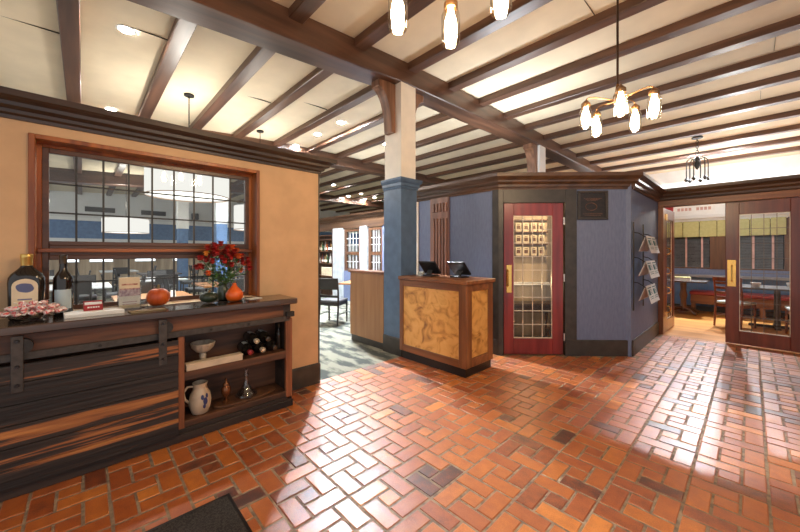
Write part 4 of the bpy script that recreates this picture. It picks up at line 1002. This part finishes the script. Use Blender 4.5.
t=thing('napkin_box','white napkin box with green top on the dark pedestal table','napkin box',(-1.08,9.80,.7655))
MB().box((-.14,-.08,0),(.14,.08,.05)).build('box',M['paper'],t); MB().box((-.14,-.08,.051),(.14,.08,.075)).build('lid',M['valance'],t)
t=thing('square_table','dark wooden table behind the closed glazed door','table',(.32,9.28,0)); table_parts(t,1.05,.85,M['table_dark'],M['table_dark'],.75)
for x,y,l in ((.05,9.0,'white cup on the near edge of the table behind the glazed door'),(.50,9.35,'white cup on the far side of the table behind the glazed door')):
    t=thing('cup',l,'cup',(x,y,.7505)); MB().lathe([(.04,0),(.045,.005),(.062,.05),(.07,.085),(.064,.085),(.05,.02),(0,.015)],n=18).build('cup_body',M['paper'],t,smooth=50)
M['chair_brown']=wood('brown chair wood',(.22,.06,.025),(.11,.028,.012),'z',12,.35,.05)
t=thing('slat_chair','brown slat-back wooden chair standing in the doorway opening','chair',(-.22,8.86,0),-.42); chair_parts(t,M['chair_brown'],M['silver'],True)
t2=dup(t,(.62,8.55,0),0.1,'brown slat-back wooden chair tucked at the table behind the glazed door')
dup(t,(1.08,9.3,0),PI/2,'brown slat-back wooden chair at the far end of the table behind the glazed door')

# ------------------------------------------------------------------ light
def area(name,loc,size,e,col,rot=(0,0,0),sy=None):
    l=bpy.data.lights.new(name,'AREA'); l.energy=e; l.color=col; l.size=size
    if sy: l.shape='RECTANGLE'; l.size_y=sy
    o=bpy.data.objects.new(name,l); COL.objects.link(o); o.location=loc; o.rotation_euler=rot; return o
def point(name,loc,e,col,r=.1):
    l=bpy.data.lights.new(name,'POINT'); l.energy=e; l.color=col; l.shadow_soft_size=r
    o=bpy.data.objects.new(name,l); COL.objects.link(o); o.location=loc; return o
area('upper_wall_fill',(-.3,11.25,2.78),4.0,10,(.95,.98,1),(math.radians(112),0,0),.2)  # added wash that brightens the white upper wall, no fixture there
WARM=(1,.72,.42); COOL=(.93,.97,1)
area('cove_light_doors',(.6,7.5,2.5),3.0,9,COOL,(PI,0,0),.15)
area('cove_light_vestibule',(-2.9,5.3,2.5),.9,42,COOL,(PI,0,0),.6)
area('bar_ceiling_fill',(-7.0,5.75,2.5),3.0,22,COOL,(PI,0,0),.15)  # added uplight, brightens the dim ceiling behind the column
point('vestibule_fill',(-2.35,4.75,.95),6,WARM,.08)  # added low fill for the dark lower part of the interior
point('vestibule_fill',(-2.0,5.1,2.1),26,WARM,.1)  # added warm fill for the view through the red door
point('side_room_fill',(-.3,9.2,2.6),30,(1,.93,.84),.2)  # added fill for the side room, no lit lamp hangs here
point('side_room_fill',(-.2,12.3,3.0),60,COOL,.2)  # added fill beyond the blinds wall, no fixture there
for x,y in ((-6.07,1.204),(-13.5,.98),(-7.17,2.72)): point('drum_bulb',(x,y,2.9),40,(1,.93,.82),.12)
wd=bpy.data.worlds.new('World'); SC.world=wd; wd.use_nodes=True
bg=wd.node_tree.nodes['Background']; bg.inputs[0].default_value=(.96,.97,1,1); bg.inputs[1].default_value=.62

# ------------------------------------------------------------------ camera
cd=bpy.data.cameras.new('camera'); cam=bpy.data.objects.new('camera',cd); COL.objects.link(cam)
cam.location=(0,0,1.4); cam.rotation_euler=(PI/2,0,math.atan(352/334))
cd.sensor_fit='HORIZONTAL'; cd.sensor_width=36; cd.lens=36*334/800; cd.shift_y=-14/800; cd.clip_start=.02
SC.camera=cam
SC.view_settings.view_transform='Standard'; SC.view_settings.look='None'; SC.view_settings.gamma=1; SC.view_settings.exposure=.72; SC.view_settings.use_curve_mapping=False
SC.cycles.max_bounces=8; SC.cycles.diffuse_bounces=4; SC.cycles.glossy_bounces=4; SC.cycles.transparent_max_bounces=12; SC.cycles.sample_clamp_indirect=6; SC.cycles.use_denoising=True
SC.cycles.caustics_reflective=False; SC.cycles.caustics_refractive=False
